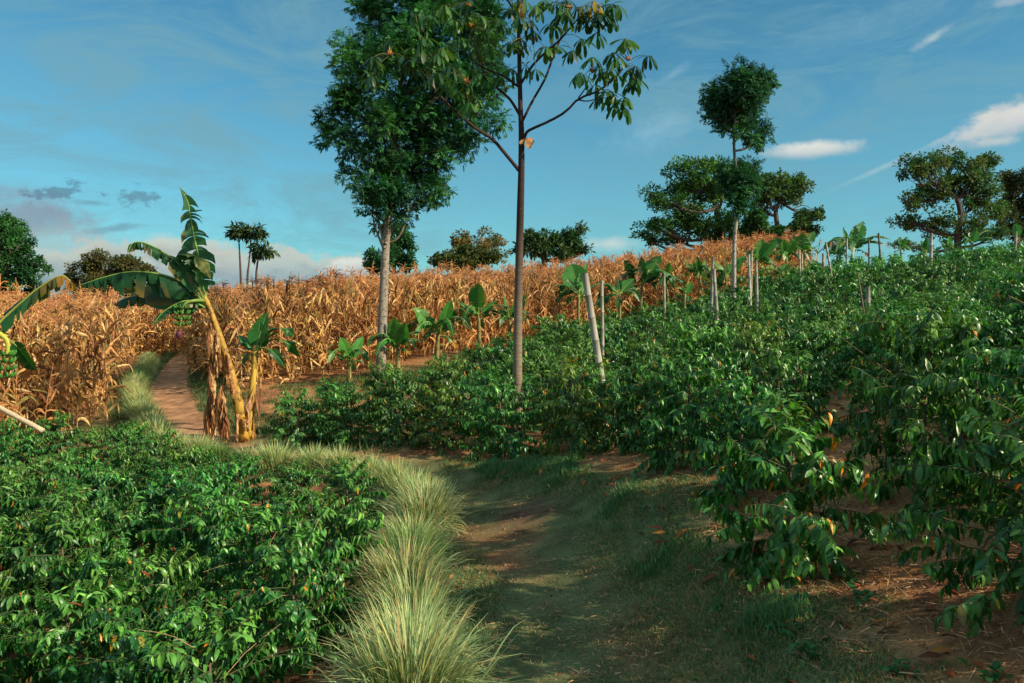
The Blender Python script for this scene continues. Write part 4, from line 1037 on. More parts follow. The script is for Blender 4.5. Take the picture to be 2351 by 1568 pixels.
post("thin crooked dark stick with pale spots leaning left among the coffee", (1969, 627), (1986, 738), 13.5, .016, 830, (.16, .12, .09), name="stick", seg=.12, twig=True, group=None)
mb = MB(); A_, B_ = at(-60, 905, 11.2), at(99, 989, 11.0); nn = 10
mb.tube([A_ + (B_ - A_) * t for t in np.linspace(0, 1, 12)], [.036 * (1.1 if i % 3 == 0 else 1) for i in range(12)], 10, (.55, .42, .28))
tag(build("bamboo_pole", mb, M_BAMB, None, A_), "cut tan bamboo pole slanting down over the coffee at the left edge", "pole")

# a broad leaved taro like weed on the open ground
B = hit(648, 958); mb = MB(); r = np.random.default_rng(93)
for (tu, tv, s) in [(646, 910, .2), (660, 920, .22), (668, 935, .2), (640, 935, .16), (654, 948, .18), (672, 950, .16)]:
    tip = at(tu, tv, B[1]); mb.tube(smooth_poly([B, (B + tip) / 2 + (0, 0, .05), tip], 5), .006, 4, (.1, .22, .04))
    mb.stamp(CL_HI[0], frames(np.array([[r.normal(0, .5), -.5, -.8]]), np.array([[0, -.6, 1.]]), np.array([s]), np.array([s * 1.9])), tip[None], np.array([[.05, .2, .05]]))
tag(build("broadleaf_weed", mb, M_BAN, None, B), "light green broad leaved weed on the bare ground right of the banana sucker", "weed")

# ------------------------------------------------------------------ trees
def leaf_cloud(mb, C, Rv, n, size, cols, r, tmpl='dia', shell=.55, blobs=None, blobr=.28, up=.35, per=5, hang=.2, spread=1.6):
    """foliage in sub-clumps through an ellipsoid: centre C, radii Rv"""
    nb = blobs or max(6, int(n / 130))
    d = norm(r.normal(0, 1, (nb, 3))); rad = r.uniform(shell, 1.0, nb) ** .8
    bc = C + d * rad[:, None] * Rv * .86
    bs = blobr * r.uniform(.55, 1.3, nb)
    m = n // per; pick = r.integers(0, nb, m)
    dd = norm(r.normal(0, 1, (m, 3)) + np.array([0, 0, up])); rr = r.uniform(.35, 1.05, m)
    tw = bc[pick] + dd * (rr * bs[pick])[:, None] * Rv
    P = np.repeat(tw, per, 0); n2 = len(P)
    D = np.repeat(dd, per, 0) * .7 + r.normal(0, .6, (n2, 3)) + np.array([0, 0, -hang])
    NN = np.array([0, 0, 1.]) + r.normal(0, .5, (n2, 3))
    sz = size * r.uniform(.6, 1.35, n2)
    bcol = np.asarray(cols)[r.integers(0, len(cols), nb)] * r.uniform(.8, 1.2, (nb, 1))
    c = bcol[np.repeat(pick, per)] * r.uniform(.75, 1.3, (n2, 1))
    P = P + norm(D) * (sz * r.uniform(0, .8, n2))[:, None]
    if tmpl == 'dia': mb.stamp(DIA, frames(D, NN, sz, sz * .62), P, c)
    elif tmpl == 'leaf': mb.stamp(CL_LO[0], frames(D, NN, sz, sz), P, c)
    elif tmpl == 'pin':                                   # compound leaf: leaflets along a rachis
        y = norm(D); x = norm(np.cross(y, NN)); sub = 4
        for k in range(sub):
            for s in (-1, 1):
                ld = y * .6 + x * s * .9 + np.array([0, 0, -.35])
                p = P + y * (sz * (.25 + .25 * k))[:, None]
                mb.stamp(LEAFLET[0], frames(ld, NN + r.normal(0, .25, (n2, 3)), sz * .62 * r.uniform(.8, 1.2, n2), sz * .62), p, c * r.uniform(.85, 1.15, (n2, 1)))
        mb.stamp(LEAFLET[0], frames(y + np.array([0, 0, -.2]), NN, sz * .6, sz * .6), P + y * sz[:, None], c)
    return bc

def tree(name, label, y, trunk, clusters, n, size, cols, seed, tr=.2, tmpl='dia', bark=(.1, .07, .05), depth=.8, barkm=None, limbs=True, group=None, shell=.55, blobr=.28, cat="tree", twigs=2, mat=None, hang=.2, minr=.02, extra=None, fill=(), filln=0, limbf=.42):
    """trunk: [(u, v), ...] from the ground up; clusters: [(u, v, ru, rv)] crown lobes"""
    r = np.random.default_rng(seed)
    tp = [at(a, b, y) for a, b in trunk]; g = gz(tp[0][0], y)
    if tp[0][2] > g: tp = [np.array([tp[0][0], y, g - .1])] + tp
    else: tp[0][2] = g - .1
    B = tp[0].copy(); B[2] = g
    o = thing(name, label, cat, B, group)
    tm = MB(); lf = MB()
    P = smooth_poly(tp, 26)
    tm.tube(P, np.linspace(tr, tr * .35, 26), 9, bark)
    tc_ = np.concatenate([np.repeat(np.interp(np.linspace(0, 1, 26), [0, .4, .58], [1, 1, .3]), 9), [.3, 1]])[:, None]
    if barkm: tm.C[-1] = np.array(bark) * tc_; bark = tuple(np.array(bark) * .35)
    fa = sum(a[2] * a[3] for a in fill) or 1
    for cu, cv, ru, rv in fill:
        leaf_cloud(lf, at(cu, cv, y), np.array([ru, (ru + rv) / 2.2, rv]) * y / F, int(filln * ru * rv / fa), size, cols, r, tmpl, shell=.15, blobs=26, blobr=.36, hang=hang)
    area = np.array([a[2] * a[3] for a in clusters], float); area /= area.sum()
    for (cu, cv, ru, rv), ar in zip(clusters, area):
        k = y / F; dy = r.uniform(-depth, depth) * ru * k
        C = at(cu, cv, y + dy); Rv = np.array([ru * k, (ru + rv) / 2 * k * .9, rv * k])
        bc = leaf_cloud(lf, C, Rv, int(n * ar), size, cols, r, tmpl, shell=shell, blobr=blobr, hang=hang)
        if limbs:
            i = int(np.argmin(np.linalg.norm(P - (C - np.array([0, 0, 1.1 * Rv[2]])), axis=1))); i = max(6, min(i, 22))
            s = P[i]; mid = s * .5 + C * .5 + np.array([0, 0, -.12 * np.linalg.norm(C - s)]) + r.normal(0, .05, 3) * np.linalg.norm(C - s)
            lp = smooth_poly([s, mid, C], 10); rd = max(minr, tr * limbf)
            tm.tube(lp, np.linspace(rd, rd * .4, 10), 5, bark, cap=False)
            for q in r.permutation(len(bc))[:max(3, int(len(bc) * twigs / 6))]:
                e = bc[q]; j = int(r.integers(3, 9)); s2 = lp[j]; m2 = (s2 + e) / 2 + r.normal(0, .07, 3) * np.linalg.norm(e - s2)
                tm.tube(smooth_poly([s2, m2, e], 6), np.linspace(rd * .42, rd * .1, 6), 3, bark, cap=False)
    if extra: extra(tm, P, r)
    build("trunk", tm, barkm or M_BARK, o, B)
    build("crown", lf, mat or M_TREE, o, B, smooth=False)
    return o

# tall dense tree with the pale speckled trunk
Y1 = hit(873, 872)[1]
CT1 = [(865, 20, 95, 120), (985, 10, 105, 120), (1080, 50, 95, 110), (830, 130, 80, 90), (940, 130, 100, 100), (1060, 160, 100, 90), (800, 240, 76, 85), (890, 250, 90, 90), (1000, 250, 95, 85), (1095, 235, 70, 55),
       (790, 330, 55, 55), (850, 345, 70, 70), (940, 350, 85, 75), (1030, 345, 72, 62), (820, 415, 52, 45), (890, 440, 62, 60), (965, 425, 62, 50), (1010, 395, 48, 45), (860, 500, 30, 32), (838, 470, 30, 30), (925, 480, 40, 30), (985, 455, 38, 28), (905, -90, 90, 60), (1010, -90, 90, 60), (1125, 150, 50, 85), (1110, 60, 60, 90), (1120, 255, 45, 42), (1075, 310, 48, 42), (1060, 345, 40, 36), (760, 290, 40, 55), (1000, 440, 34, 28)]
def stems1(tm, P, r):
    for pts in [[(885, 560), (905, 520), (935, 470), (970, 430)], [(883, 570), (872, 520), (862, 470), (850, 420)], [(886, 560), (915, 545), (940, 490), (960, 465)], [(884, 565), (893, 500), (905, 440), (915, 380)], [(882, 575), (868, 540), (858, 510), (853, 470)]]:
        tm.tube(smooth_poly([at(a, b, Y1 + r.normal(0, .1)) for a, b in pts], 10), np.linspace(.035, .015, 10), 6, (.26, .2, .15), cap=False)
tree("broadleaf_tree", "tall dense dark green tree with a pale speckled trunk, the largest crown", Y1, [(873, 872), (877, 760), (882, 640), (886, 560), (892, 490), (900, 400), (915, 250), (930, 60)], CT1, 14500, .145,
     [(.02, .11, .035), (.028, .135, .038), (.016, .085, .036), (.04, .16, .038)], 31, tr=.142, tmpl='pin', bark=(.27, .235, .19), barkm=M_PALE, blobr=.44, shell=.1, hang=.15, twigs=1, extra=stems1, minr=.03, limbf=.22, fill=[(930, 110, 165, 150), (925, 270, 160, 120), (905, 400, 95, 75), (1070, 190, 90, 120), (890, 480, 45, 45)], filln=5000)

# slim brown tree with umbrella leaves
r = np.random.default_rng(95)
Y2 = 12.3; bx = at(1188, 875, Y2); g = gz(bx[0], Y2); B = np.array([bx[0], Y2, g])
o = thing("umbrella_tree", "slim straight brown tree with umbrella shaped leaf whorls on curving bare limbs", "tree", B)
tm = MB(); TR = [(1188, 875), (1189, 740), (1192, 600), (1195, 470), (1197, 385), (1197, 300), (1195, 250), (1192, 120), (1190, 0), (1189, -160)]
tp = smooth_poly([B - (0, 0, .1)] + [at(a, b, Y2) for a, b in TR], 50)
hf = np.linspace(0, 1, 50)
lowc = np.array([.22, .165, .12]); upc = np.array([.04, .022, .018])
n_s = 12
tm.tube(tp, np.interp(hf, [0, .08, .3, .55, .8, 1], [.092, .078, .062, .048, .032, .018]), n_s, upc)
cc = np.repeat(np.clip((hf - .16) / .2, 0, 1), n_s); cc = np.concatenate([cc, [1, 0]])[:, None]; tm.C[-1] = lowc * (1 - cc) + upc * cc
LIMBS = [([(1192, 392), (1160, 353), (1129, 318), (1094, 296), (1066, 273), (1034, 245), (1010, 220), (992, 198), (972, 160)], .03, -.5),
         ([(1083, 287), (1076, 259), (1069, 217), (1072, 196)], .014, -.35),
         ([(1200, 330), (1208, 305), (1223, 295), (1265, 276), (1300, 255), (1328, 227), (1370, 210), (1405, 185), (1436, 150)], .026, -.5),
         ([(1328, 229), (1345, 232), (1365, 228), (1386, 212)], .012, -.3),
         ([(1328, 225), (1345, 200), (1354, 168)], .012, -.35),
         ([(1194, 265), (1170, 227), (1135, 196), (1107, 157), (1090, 108), (1080, 66)], .025, .3),
         ([(1200, 277), (1223, 231), (1251, 182), (1268, 136), (1286, 91), (1300, 49), (1312, 20)], .022, .2),
         ([(1196, 192), (1223, 150), (1254, 119), (1286, 91), (1312, 60), (1330, 40)], .022, -.5),
         ([(1192, 200), (1156, 175), (1114, 157), (1086, 140), (1076, 119)], .02, .5),
         ([(1193, 130), (1200, 112), (1212, 90), (1220, 70)], .014, -.3),
         ([(1190, 40), (1165, 0), (1130, -40), (1090, -60)], .02, .3), ([(1190, 20), (1215, -10), (1260, -40), (1300, -60)], .02, .3)]
tips = []
for pts, rd, dy in LIMBS:
    L = smooth_poly([at(a, b, Y2 + dy * k / (len(pts) - 1)) for k, (a, b) in enumerate(pts)], 16)
    tm.tube(L, np.linspace(rd, rd * .5, 16), 7, upc * 1.1); tips.append((L, dy))
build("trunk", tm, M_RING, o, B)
z2 = lambda a, b: (705.3 + a * .35, b * .35)
WH = [(760, 270), (540, 290), (430, 400), (420, 520), (640, 400), (880, 340), (900, 60), (1050, 130), (1040, 40), (1000, 270), (1160, 220), (1200, 330), (960, 460), (850, 500), (740, 490), (1100, 660), (1040, 570), (1230, 280), (1340, 300), (1350, 480),
      (1340, 80), (1500, 60), (1560, 30), (1620, 190), (1460, 160), (1500, 480), (1400, 280), (1560, 330), (1640, 330), (1820, 130), (1950, 60), (1910, 110), (1800, 280), (1900, 240), (1870, 400), (1790, 500), (2010, 370), (2090, 290), (2240, 390), (2000, 470),
      (2150, 540), (1990, 620), (2080, 660), (2030, 700), (1890, 580), (1700, 20), (1880, 30), (1780, 70), (1700, 120), (820, 420), (1120, 330), (1150, 130), (960, 150), (1420, 20), (1660, 60), (800, 130), (700, 340), (1260, 180), (2130, 480), (1930, 500), (1100, 480), (1000, 620), (920, 560)]
APEX = [(1070, 180, 5), (765, 400, 0), (1050, 550, 1), (2105, 400, 2), (1870, 480, 4), (1480, 270, 9), (1720, 60, 7), (545, 360, 0), (1060, 40, 5)]
ap = [np.array(at(*z2(a, b), Y2 + tips[k][1])) for a, b, k in APEX]
lf = MB(); pt = MB(); fws = []
for (a, b) in WH + [(a + float(r.normal(0, 45)), b + float(r.normal(0, 35))) for (a, b) in WH if r.random() < .75]:
    uu, vv = z2(a, b); best = None
    cand = ap + [t[0][-1] for t in tips] + [t[0][10] for t in tips]
    base = Vector((0, 0, 0)); bu = 1e9
    for c in cand:
        pu, pv = pix(c[None]); dd = math.hypot(pu[0] - uu, pv[0] - vv)
        if dd < bu: bu = dd; bc = c
    top = at(uu, vv - 8, bc[1] + r.normal(0, .18))
    mid = (bc + top) / 2 + np.array([0, 0, .04]); pt.tube(smooth_poly([bc, mid, top], 5), .0045, 4, (.13, .13, .04), cap=False)
    nl = int(r.integers(7, 10)); tilt = r.normal(0, .3, 2); Lf = r.uniform(.18, .25); a0 = r.uniform(0, 6.28)
    base_c = np.array([(.022, .095, .024), (.035, .13, .028), (.016, .065, .03), (.055, .15, .028)][int(r.integers(0, 4))])
    if r.random() < .012: base_c = np.array([.35, .25, .02])
    for i in range(nl):
        az = a0 + i * 6.283 / nl + r.normal(0, .1); dr = r.uniform(.2, 1.0)
        D = np.array([math.cos(az), math.sin(az), -dr + math.cos(az) * tilt[0] + math.sin(az) * tilt[1]]); s = Lf * r.uniform(.8, 1.1)
        P0 = top + norm(D * [1, 1, .2]) * .03
        pt.tube([top, P0], .003, 3, (.12, .12, .04), cap=False)
        lf.stamp(OBOV[int(r.integers(0, 2))], frames(D[None], np.array([[0, 0, 1.]]) + np.array([[math.cos(az), math.sin(az), 0]]) * .5, np.array([s]), np.array([s * r.uniform(1, 1.25)])), P0[None], base_c * r.uniform(.85, 1.15))
for c in ap:
    fw = MB(); fws.append(fw)
    for i in range(10):
        az = r.uniform(0, 6.28); d = np.array([math.cos(az) * .5, math.sin(az) * .5, r.uniform(.1, 1)])
        fw.tube([c, c + d * .05, c + d * .11], [.004, .011, .002], 5, np.array([.5, .2, .05]) * r.uniform(.6, 1.2))
build("crown", lf, M_UMB, o, B); build("leaf_stalks", pt, M_STEM, o, B); [build("flower_spike", q, M_FRUIT, o, B) for q in fws]
nb = MB(); c = at(1196, 22, Y2 - .1)
for i in range(70):
    d = norm(r.normal(0, 1, 3)); strip_hang(nb, c + d * [.06, .06, .1], .1, .025, r, sg=3)
build("dead_leaf_bundle", nb, M_CORN, o, B, smooth=False)
nb = MB(); c = at(1204, 318, Y2 - .1)
for a, L in ((-.3, .18), (.2, .16), (.9, .16), (-1.0, .12), (1.4, .12)):
    nb.stamp(OBOV[0], frames(np.array([[math.sin(a) + .6, -.2, -math.cos(a) * .5]]), np.array([[0, -1., .4]]), np.array([L]), np.array([L * 1.8])), c[None], np.array([[.45, .25, .11]]))
build("dry_leaf", nb, M_CORN, o, B)

# slim tree on the slope, top tuft and lower tuft
tree("broadleaf_tree", "tall slim pale tree on the slope with one high leafy tuft and one lower", 26.5,
     [(1685, 650), (1686, 560), (1692, 480), (1690, 400), (1685, 330), (1688, 250), (1692, 190)],
     [(1640, 222, 34, 30), (1752, 188, 28, 28), (1700, 175, 50, 34), (1725, 215, 52, 42), (1665, 225, 55, 38), (1700, 260, 55, 38), (1645, 262, 38, 30), (1738, 300, 30, 36), (1702, 300, 30, 22), (1665, 296, 20, 16), (1728, 326, 22, 12),
      (1705, 390, 50, 30), (1690, 425, 42, 35), (1725, 420, 32, 36), (1700, 465, 38, 30), (1660, 400, 28, 30)], 6500, .14, [(.025, .12, .035), (.035, .15, .04), (.018, .085, .038)], 33, tr=.085, tmpl='pin', bark=(.36, .33, .29), barkm=M_PALE, blobr=.45, shell=.3, minr=.018, twigs=1, fill=[(1700, 215, 66, 52), (1702, 420, 36, 42)], filln=2200)

DG = [(.035, .14, .035), (.055, .2, .04), (.025, .10, .035), (.08, .22, .045)]
BG = [(.065, .13, .045), (.05, .14, .045), (.09, .135, .04), (.035, .11, .04)]
tree("spreading_tree", "wide spreading dark green tree with a layered crown, behind the slim pale tree", 62,
     [(1650, 560), (1648, 500), (1640, 450), (1630, 420)],
     [(1585, 395, 62, 34), (1640, 380, 50, 24), (1520, 460, 56, 32), (1560, 430, 48, 30), (1500, 520, 55, 22), (1560, 490, 60, 32), (1620, 440, 55, 38), (1600, 520, 55, 30), (1660, 510, 48, 42), (1480, 548, 40, 16), (1660, 440, 40, 40), (1540, 545, 50, 18), (1630, 555, 40, 16)], 25000, .2, DG, 41, tr=.4, bark=(.07, .055, .05), blobr=.36, fill=[(1590, 450, 90, 70), (1600, 520, 110, 40)], filln=3500, shell=.25, twigs=4)
tree("spreading_tree", "umbrella crowned tree with a bare forked trunk, just right of the wide spreading tree", 60,
     [(1783, 570), (1784, 520), (1782, 480), (1800, 450)],
     [(1790, 415, 48, 24), (1835, 430, 42, 28), (1755, 430, 35, 26), (1800, 450, 55, 24), (1850, 500, 42, 22), (1880, 490, 30, 12), (1835, 525, 42, 16), (1745, 470, 28, 28), (1870, 530, 26, 12), (1760, 455, 26, 22)], 13000, .2, [(.05, .12, .03), (.07, .14, .035), (.035, .09, .03)], 42, tr=.3, bark=(.09, .065, .055), blobr=.3, shell=.25, twigs=5)
tree("bushy_tree", "low bright green bushy tree filling the gap between the two spreading trees", 58, [(1740, 570), (1740, 540)], [(1725, 535, 38, 28), (1765, 535, 40, 22), (1735, 505, 24, 24), (1700, 550, 30, 18)], 7000, .26, [(.04, .14, .03), (.03, .11, .03)], 43, tr=.2)
tree("spreading_tree", "big open crowned brownish green tree on the right ridge with a crooked visible trunk", 55,
     [(2200, 590), (2198, 540), (2205, 500), (2195, 455), (2160, 430)],
     [(2120, 385, 58, 32), (2180, 370, 48, 28), (2090, 400, 38, 24), (2230, 400, 52, 38), (2265, 375, 32, 22), (2100, 460, 40, 32), (2140, 440, 34, 28), (2245, 450, 55, 40), (2090, 505, 40, 26), (2150, 520, 42, 26), (2270, 480, 42, 32), (2230, 525, 50, 26), (2080, 560, 32, 14), (2190, 425, 40, 30), (2280, 540, 40, 20)], 21000, .19, BG, 44, tr=.3, bark=(.07, .05, .05), blobr=.36, fill=[(2190, 430, 100, 60), (2200, 510, 100, 50)], filln=3000, shell=.3, twigs=5)
tree("spreading_tree", "dark tree at the right edge behind the big open crowned one", 62, [(2335, 560), (2335, 480)], [(2325, 420, 42, 32), (2360, 410, 40, 30), (2330, 470, 42, 36), (2370, 480, 40, 40), (2310, 510, 34, 30), (2350, 535, 40, 22)], 14000, .2, [(.06, .08, .035), (.04, .08, .035)], 45, tr=.35, bark=(.07, .05, .05), blobr=.3, shell=.3, twigs=3)
tree("round_tree", "tall rounded dark green tree at the left edge beyond the corn", 42, [(10, 690), (15, 600)], [(10, 540, 60, 48), (45, 560, 36, 36), (-30, 560, 60, 60), (60, 615, 38, 32), (20, 620, 60, 50), (95, 608, 22, 18), (50, 665, 50, 32), (-20, 670, 50, 40), (0, 510, 40, 26)], 24000, .15, [(.028, .12, .032), (.04, .15, .035), (.02, .085, .03)], 46, tr=.4, blobr=.26, shell=.6)
tree("round_tree", "broad rounded olive brown tree behind the leaves of the leaning banana", 52, [(250, 690), (250, 620)], [(250, 610, 62, 38), (190, 630, 40, 34), (300, 625, 48, 36), (340, 640, 34, 28), (215, 600, 34, 22), (285, 596, 34, 20), (250, 660, 80, 32), (330, 670, 45, 22), (185, 665, 34, 24)], 22000, .17, [(.10, .105, .03), (.075, .10, .03), (.13, .11, .035)], 47, tr=.35, blobr=.26, shell=.6)
tree("round_tree", "rounded dark green tree behind the pale speckled trunk", 55, [(905, 640), (905, 590)], [(910, 545, 40, 32), (925, 575, 32, 35), (880, 590, 42, 32), (925, 605, 32, 22), (860, 610, 28, 18), (900, 515, 24, 14)], 13000, .17, [(.028, .13, .05), (.035, .15, .05), (.02, .095, .045)], 48, tr=.25, blobr=.28, shell=.6)
tree("twiggy_tree", "half bare twiggy tree with sparse yellowish leaves left of the brown trunk", 58, [(1085, 620), (1090, 580), (1095, 565)], [(1060, 545, 44, 22), (1110, 545, 44, 26), (1080, 575, 55, 24), (1135, 560, 34, 24), (1035, 590, 36, 14), (1150, 585, 26, 16), (1045, 560, 24, 18)], 3600, .2, [(.16, .13, .035), (.1, .11, .03), (.2, .14, .04)], 49, tr=.22, bark=(.24, .19, .15), blobr=.3, shell=.2, twigs=9, minr=.05)
tree("round_tree", "low olive green bush like tree under the half bare twiggy tree", 54, [(1050, 620), (1050, 600)], [(1040, 592, 48, 18), (1080, 585, 40, 18), (1005, 600, 20, 12), (1120, 590, 30, 16), (1060, 605, 60, 16)], 8000, .22, [(.05, .08, .02), (.07, .085, .022)], 50, tr=.2, blobr=.28, shell=.6)
tree("broadleaf_tree", "dark large leaved tree with an uneven crown just right of the brown trunk", 50, [(1250, 610), (1245, 575), (1250, 560)], [(1225, 550, 36, 22), (1270, 545, 40, 20), (1310, 545, 32, 18), (1240, 575, 52, 20), (1320, 570, 32, 16), (1200, 565, 24, 20), (1345, 575, 20, 8), (1290, 580, 40, 14), (1330, 528, 14, 10)], 6000, .27, [(.018, .06, .02), (.028, .08, .022), (.05, .08, .025)], 51, tr=.25, tmpl='leaf', bark=(.14, .11, .09), blobr=.3, shell=.3, twigs=4)
# three far papaya like trees
for i, (lab, y, tr_, cl_) in enumerate([
    ("thin bare stemmed far tree with a flat leaf tuft, leftmost of three on the skyline", 46, [(553, 650), (550, 580), (548, 545)], [(546, 527, 16, 8), (536, 535, 9, 7), (557, 535, 9, 7)]),
    ("tallest thin far tree with a wide leaf tuft, middle of three on the skyline", 46, [(568, 650), (572, 600), (577, 545)], [(582, 528, 20, 9), (567, 535, 10, 7), (598, 537, 9, 7)]),
    ("shorter forked far tree, rightmost of three on the skyline", 44, [(588, 650), (591, 605), (597, 580)], [(600, 569, 14, 7), (585, 578, 10, 5), (613, 575, 10, 6)])]):
    tree("papaya_tree", lab, y, tr_, cl_, 520, .3, [(.03, .075, .022), (.05, .09, .02), (.02, .05, .02)], 60 + i, tr=.085, tmpl='leaf', bark=(.07, .05, .05), blobr=.4, shell=.2, twigs=2, group="three thin trees on the skyline", hang=.5)

# ------------------------------------------------------------------ sky, sun
SUN_EL, SUN_AZ = R(30), math.atan2(.917, -.40)          # direction to the sun, clockwise from +Y
sd = np.array([math.sin(SUN_AZ) * math.cos(SUN_EL), math.cos(SUN_AZ) * math.cos(SUN_EL), math.sin(SUN_EL)])
ld = bpy.data.lights.new("sun", 'SUN'); ld.energy = 5.0; ld.angle = R(.6); ld.color = (1.0, .86, .62)
lo = bpy.data.objects.new("sun", ld); COL.objects.link(lo)
lo.rotation_euler = Vector(sd).to_track_quat('Z', 'Y').to_euler(); lo.location = (20, -10, 25)

w = bpy.data.worlds.new("World"); scene.world = w; w.use_nodes = True
nt = w.node_tree; nt.nodes.clear(); Lk = nt.links
out = N(nt, 'ShaderNodeOutputWorld'); bg = N(nt, 'ShaderNodeBackground'); bg.inputs['Strength'].default_value = .15
sky = N(nt, 'ShaderNodeTexSky', sky_type='NISHITA'); sky.sun_disc = False; sky.sun_elevation = SUN_EL; sky.sun_rotation = SUN_AZ
sky.altitude = 1500; sky.air_density = 1.0; sky.dust_density = .4; sky.ozone_density = 2.5
tint = N(nt, 'ShaderNodeVectorMath', operation='MULTIPLY'); tint.inputs[1].default_value = (.27, .60, .57)
Lk.new(sky.outputs[0], tint.inputs[0])
tc = N(nt, 'ShaderNodeTexCoord'); sx = N(nt, 'ShaderNodeSeparateXYZ'); Lk.new(tc.outputs['Generated'], sx.inputs[0])
def M(op, a, b=None, c=None, clamp=False):
    n = N(nt, 'ShaderNodeMath', operation=op); n.use_clamp = clamp
    for i, q in enumerate((a, b, c)):
        if q is None: continue
        if hasattr(q, 'is_linked'): Lk.new(q, n.inputs[i])
        else: n.inputs[i].default_value = q
    return n.outputs[0]
AZ = M('ARCTAN2', sx.outputs[0], sx.outputs[1]); EL = M('ARCSINE', sx.outputs[2])
cv = N(nt, 'ShaderNodeCombineXYZ'); Lk.new(AZ, cv.inputs[0]); Lk.new(EL, cv.inputs[1])
def noise(scale, stretch=(1, 1, 1), det=8, rough=.6, rot=0, dist=0):
    mp = N(nt, 'ShaderNodeMapping'); mp.inputs['Scale'].default_value = stretch; mp.inputs['Rotation'].default_value = (0, 0, rot); Lk.new(cv.outputs[0], mp.inputs['Vector'])
    n = N(nt, 'ShaderNodeTexNoise'); n.inputs['Scale'].default_value = scale; n.inputs['Detail'].default_value = det; n.inputs['Roughness'].default_value = rough; n.inputs['Distortion'].default_value = dist
    Lk.new(mp.outputs[0], n.inputs['Vector']); return n.outputs['Fac']
def mixc(f, a, b):
    n = N(nt, 'ShaderNodeMix', data_type='RGBA'); Lk.new(f, n.inputs[0])
    Lk.new(a, n.inputs[6]) if hasattr(a, 'is_linked') else setattr(n.inputs[6], 'default_value', (*a, 1))
    Lk.new(b, n.inputs[7]) if hasattr(b, 'is_linked') else setattr(n.inputs[7], 'default_value', (*b, 1))
    return n.outputs[2]
def sstep(x, lo, hi):
    n = N(nt, 'ShaderNodeMapRange', interpolation_type='SMOOTHSTEP'); Lk.new(x, n.inputs['Value']); n.inputs['From Min'].default_value = lo; n.inputs['From Max'].default_value = hi
    return n.outputs[0]
K_ = 1 / .15 * .75
def dirof(u, v):
    p = norm(at(u, v, 1.)); return math.atan2(p[0], p[1]), math.asin(p[2])
cur = tint.outputs[0]
# thin high cirrus
ci = M('MULTIPLY', sstep(noise(4.0, (1, 3.4, 1), 10, .74, R(-16), 1.2), .36, .66), M('ADD', .35, M('MULTIPLY', .65, sstep(noise(1.6, (1, 1.6, 1), 3, .5, R(20)), .36, .6))))
cur = mixc(M('MULTIPLY', ci, .75), cur, tuple(K_ * q for q in (.17, .37, .45)))
# low pale band towards the horizon
lowb = sstep(M('SUBTRACT', .36, EL), .0, .42)
cur = mixc(M('MULTIPLY', lowb, .5), cur, tuple(K_ * q for q in (.19, .41, .46)))
NZ = noise(17, (1, 1.4, 1), 9, .6, 0, .3); NZ2 = noise(55, (1, 1.4, 1), 7, .6); NZF = noise(5, (1, 2.2, 1), 9, .7, R(-25), .8)
def cloud(cur, u, v, ru, rv, col, soft=.5, k=1.5, op=1.0, rot=0., shade=None, nz=None):
    a0, e0 = dirof(u, v); ra = ru / F; re = rv / F
    x = M('SUBTRACT', AZ, a0); y = M('SUBTRACT', EL, e0)
    c, s = math.cos(rot), math.sin(rot)
    xr = M('ADD', M('MULTIPLY', x, c / ra), M('MULTIPLY', y, s / ra)); yr = M('ADD', M('MULTIPLY', x, -s / re), M('MULTIPLY', y, c / re))
    d = M('SQRT', M('ADD', M('MULTIPLY', xr, xr), M('MULTIPLY', yr, yr)))
    n = M('MULTIPLY', M('SUBTRACT', M('ADD', M('MULTIPLY', nz or NZ, .65), M('MULTIPLY', NZ2, .35)), .5), k * 2)
    f = M('MULTIPLY', sstep(M('ADD', M('SUBTRACT', 1.0, d), n), 0, soft), op)
    cc = tuple(K_ * q for q in col)
    if shade is not None:
        sh = sstep(M('ADD', M('MULTIPLY', yr, -1.0), M('MULTIPLY', n, .7)), -.6, .8); m = mixc(sh, cc, tuple(K_ * q for q in shade)); return mixc(f, cur, m)
    return mixc(f, cur, cc)
WH_ = (.52, .56, .50); GY = (.22, .29, .34)
cur = cloud(cur, 60, 500, 150, 75, (.26, .27, .33), .8, 1.2, .75, 0, (.22, .27, .33))
cur = cloud(cur, 120, 560, 200, 55, (.42, .46, .46), .9, 1.2, .6)
cur = cloud(cur, 240, 615, 330, 58, WH_, .45, 1.7, .9, 0, GY)
cur = cloud(cur, 400, 575, 160, 34, (.62, .62, .52), .6, 1.6, .75, 0, GY)
cur = cloud(cur, 640, 612, 230, 44, WH_, .4, 1.9, .9, 0, (.3, .38, .42))
cur = cloud(cur, 800, 615, 60, 26, (.72, .75, .7), .5, 1.5, .8, 0, (.4, .47, .5))
cur = cloud(cur, 130, 443, 62, 16, (.09, .17, .24), .8, 3.0, .6, R(12), None, NZ2); cur = cloud(cur, 322, 448, 48, 22, (.1, .19, .26), .9, 3.0, .6, 0, None, NZ2)
cur = cloud(cur, 270, 524, 75, 12, (.16, .25, .32), .8, 1.5, .6, R(10)); cur = cloud(cur, 205, 465, 50, 9, (.14, .23, .3), .9, 1.4, .5)
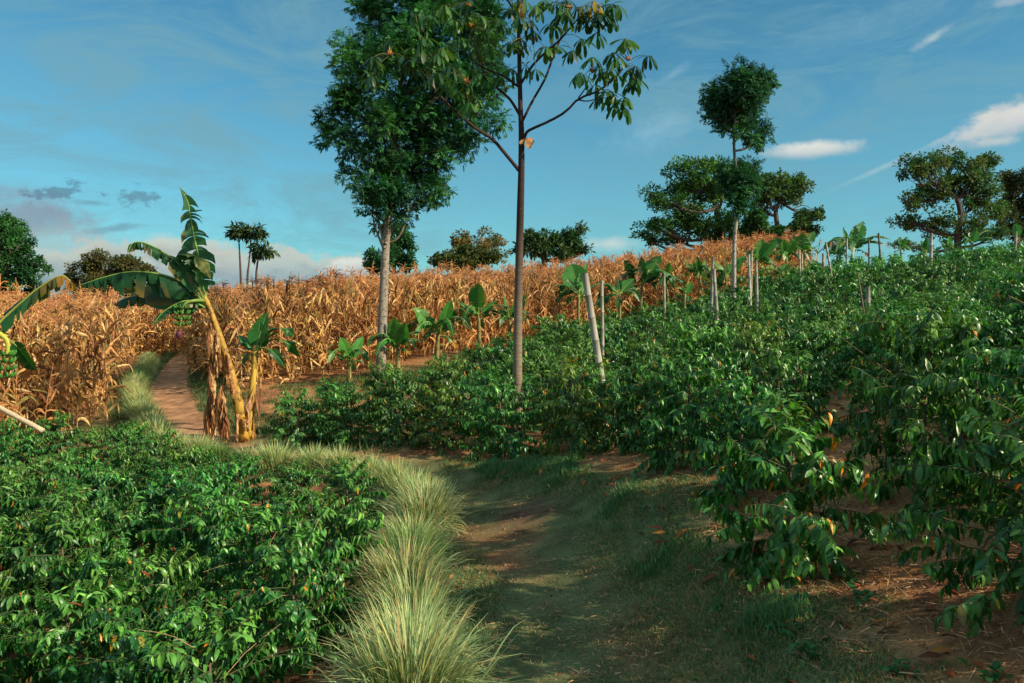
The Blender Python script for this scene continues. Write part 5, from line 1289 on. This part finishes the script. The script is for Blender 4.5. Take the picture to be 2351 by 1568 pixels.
cur = cloud(cur, 1860, 345, 128, 24, (.75, .75, .68), .8, .8, .95, R(0), (.42, .52, .56))
cur = cloud(cur, 2290, 288, 125, 40, (.70, .68, .63), .7, 1.2, .9, R(14), (.42, .50, .55))
cur = cloud(cur, 2370, 262, 60, 34, (.70, .68, .66), .7, 1.0, .8, R(20), (.45, .52, .56)); cur = cloud(cur, 2285, 325, 60, 12, (.6, .62, .6), .9, 1.0, .6)
cur = cloud(cur, 2030, 383, 165, 9, (.42, .58, .62), 1.3, .6, .6, R(22))
cur = cloud(cur, 2137, 90, 48, 14, (.50, .60, .64), 1.0, 1.4, .75, R(28)); cur = cloud(cur, 2330, 0, 40, 12, (.4, .5, .56), 1., 1.2, .6)
cur = cloud(cur, 1500, 300, 150, 55, (.36, .56, .64), 1.6, 1.5, .55, R(15), None, NZF); cur = cloud(cur, 1545, 170, 60, 14, (.36, .54, .62), 1.6, 1.4, .5, R(28))
cur = cloud(cur, 1400, 560, 110, 22, (.62, .68, .64), 1.2, 1.0, .7); cur = cloud(cur, 2000, 60, 420, 60, (.18, .38, .52), 2.0, 1.6, .5, R(14), None, NZF)
# broken bright cloud added in the unseen sky overhead and behind, lightening the shade
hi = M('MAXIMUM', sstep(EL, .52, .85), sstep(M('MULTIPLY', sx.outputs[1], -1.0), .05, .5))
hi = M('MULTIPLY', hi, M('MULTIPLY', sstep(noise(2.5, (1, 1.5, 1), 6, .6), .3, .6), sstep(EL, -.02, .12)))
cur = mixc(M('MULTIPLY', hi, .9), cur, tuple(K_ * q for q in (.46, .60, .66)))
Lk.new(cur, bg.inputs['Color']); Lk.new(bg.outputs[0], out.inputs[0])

vs = scene.view_settings; vs.view_transform = 'Standard'; vs.look = 'None'; vs.exposure = 0.5; vs.gamma = 1.0
scene.render.engine = 'CYCLES'
c = scene.cycles; c.max_bounces = 6; c.diffuse_bounces = 3; c.glossy_bounces = 2; c.transmission_bounces = 4; c.transparent_max_bounces = 4
c.use_denoising = True; c.sample_clamp_indirect = 4
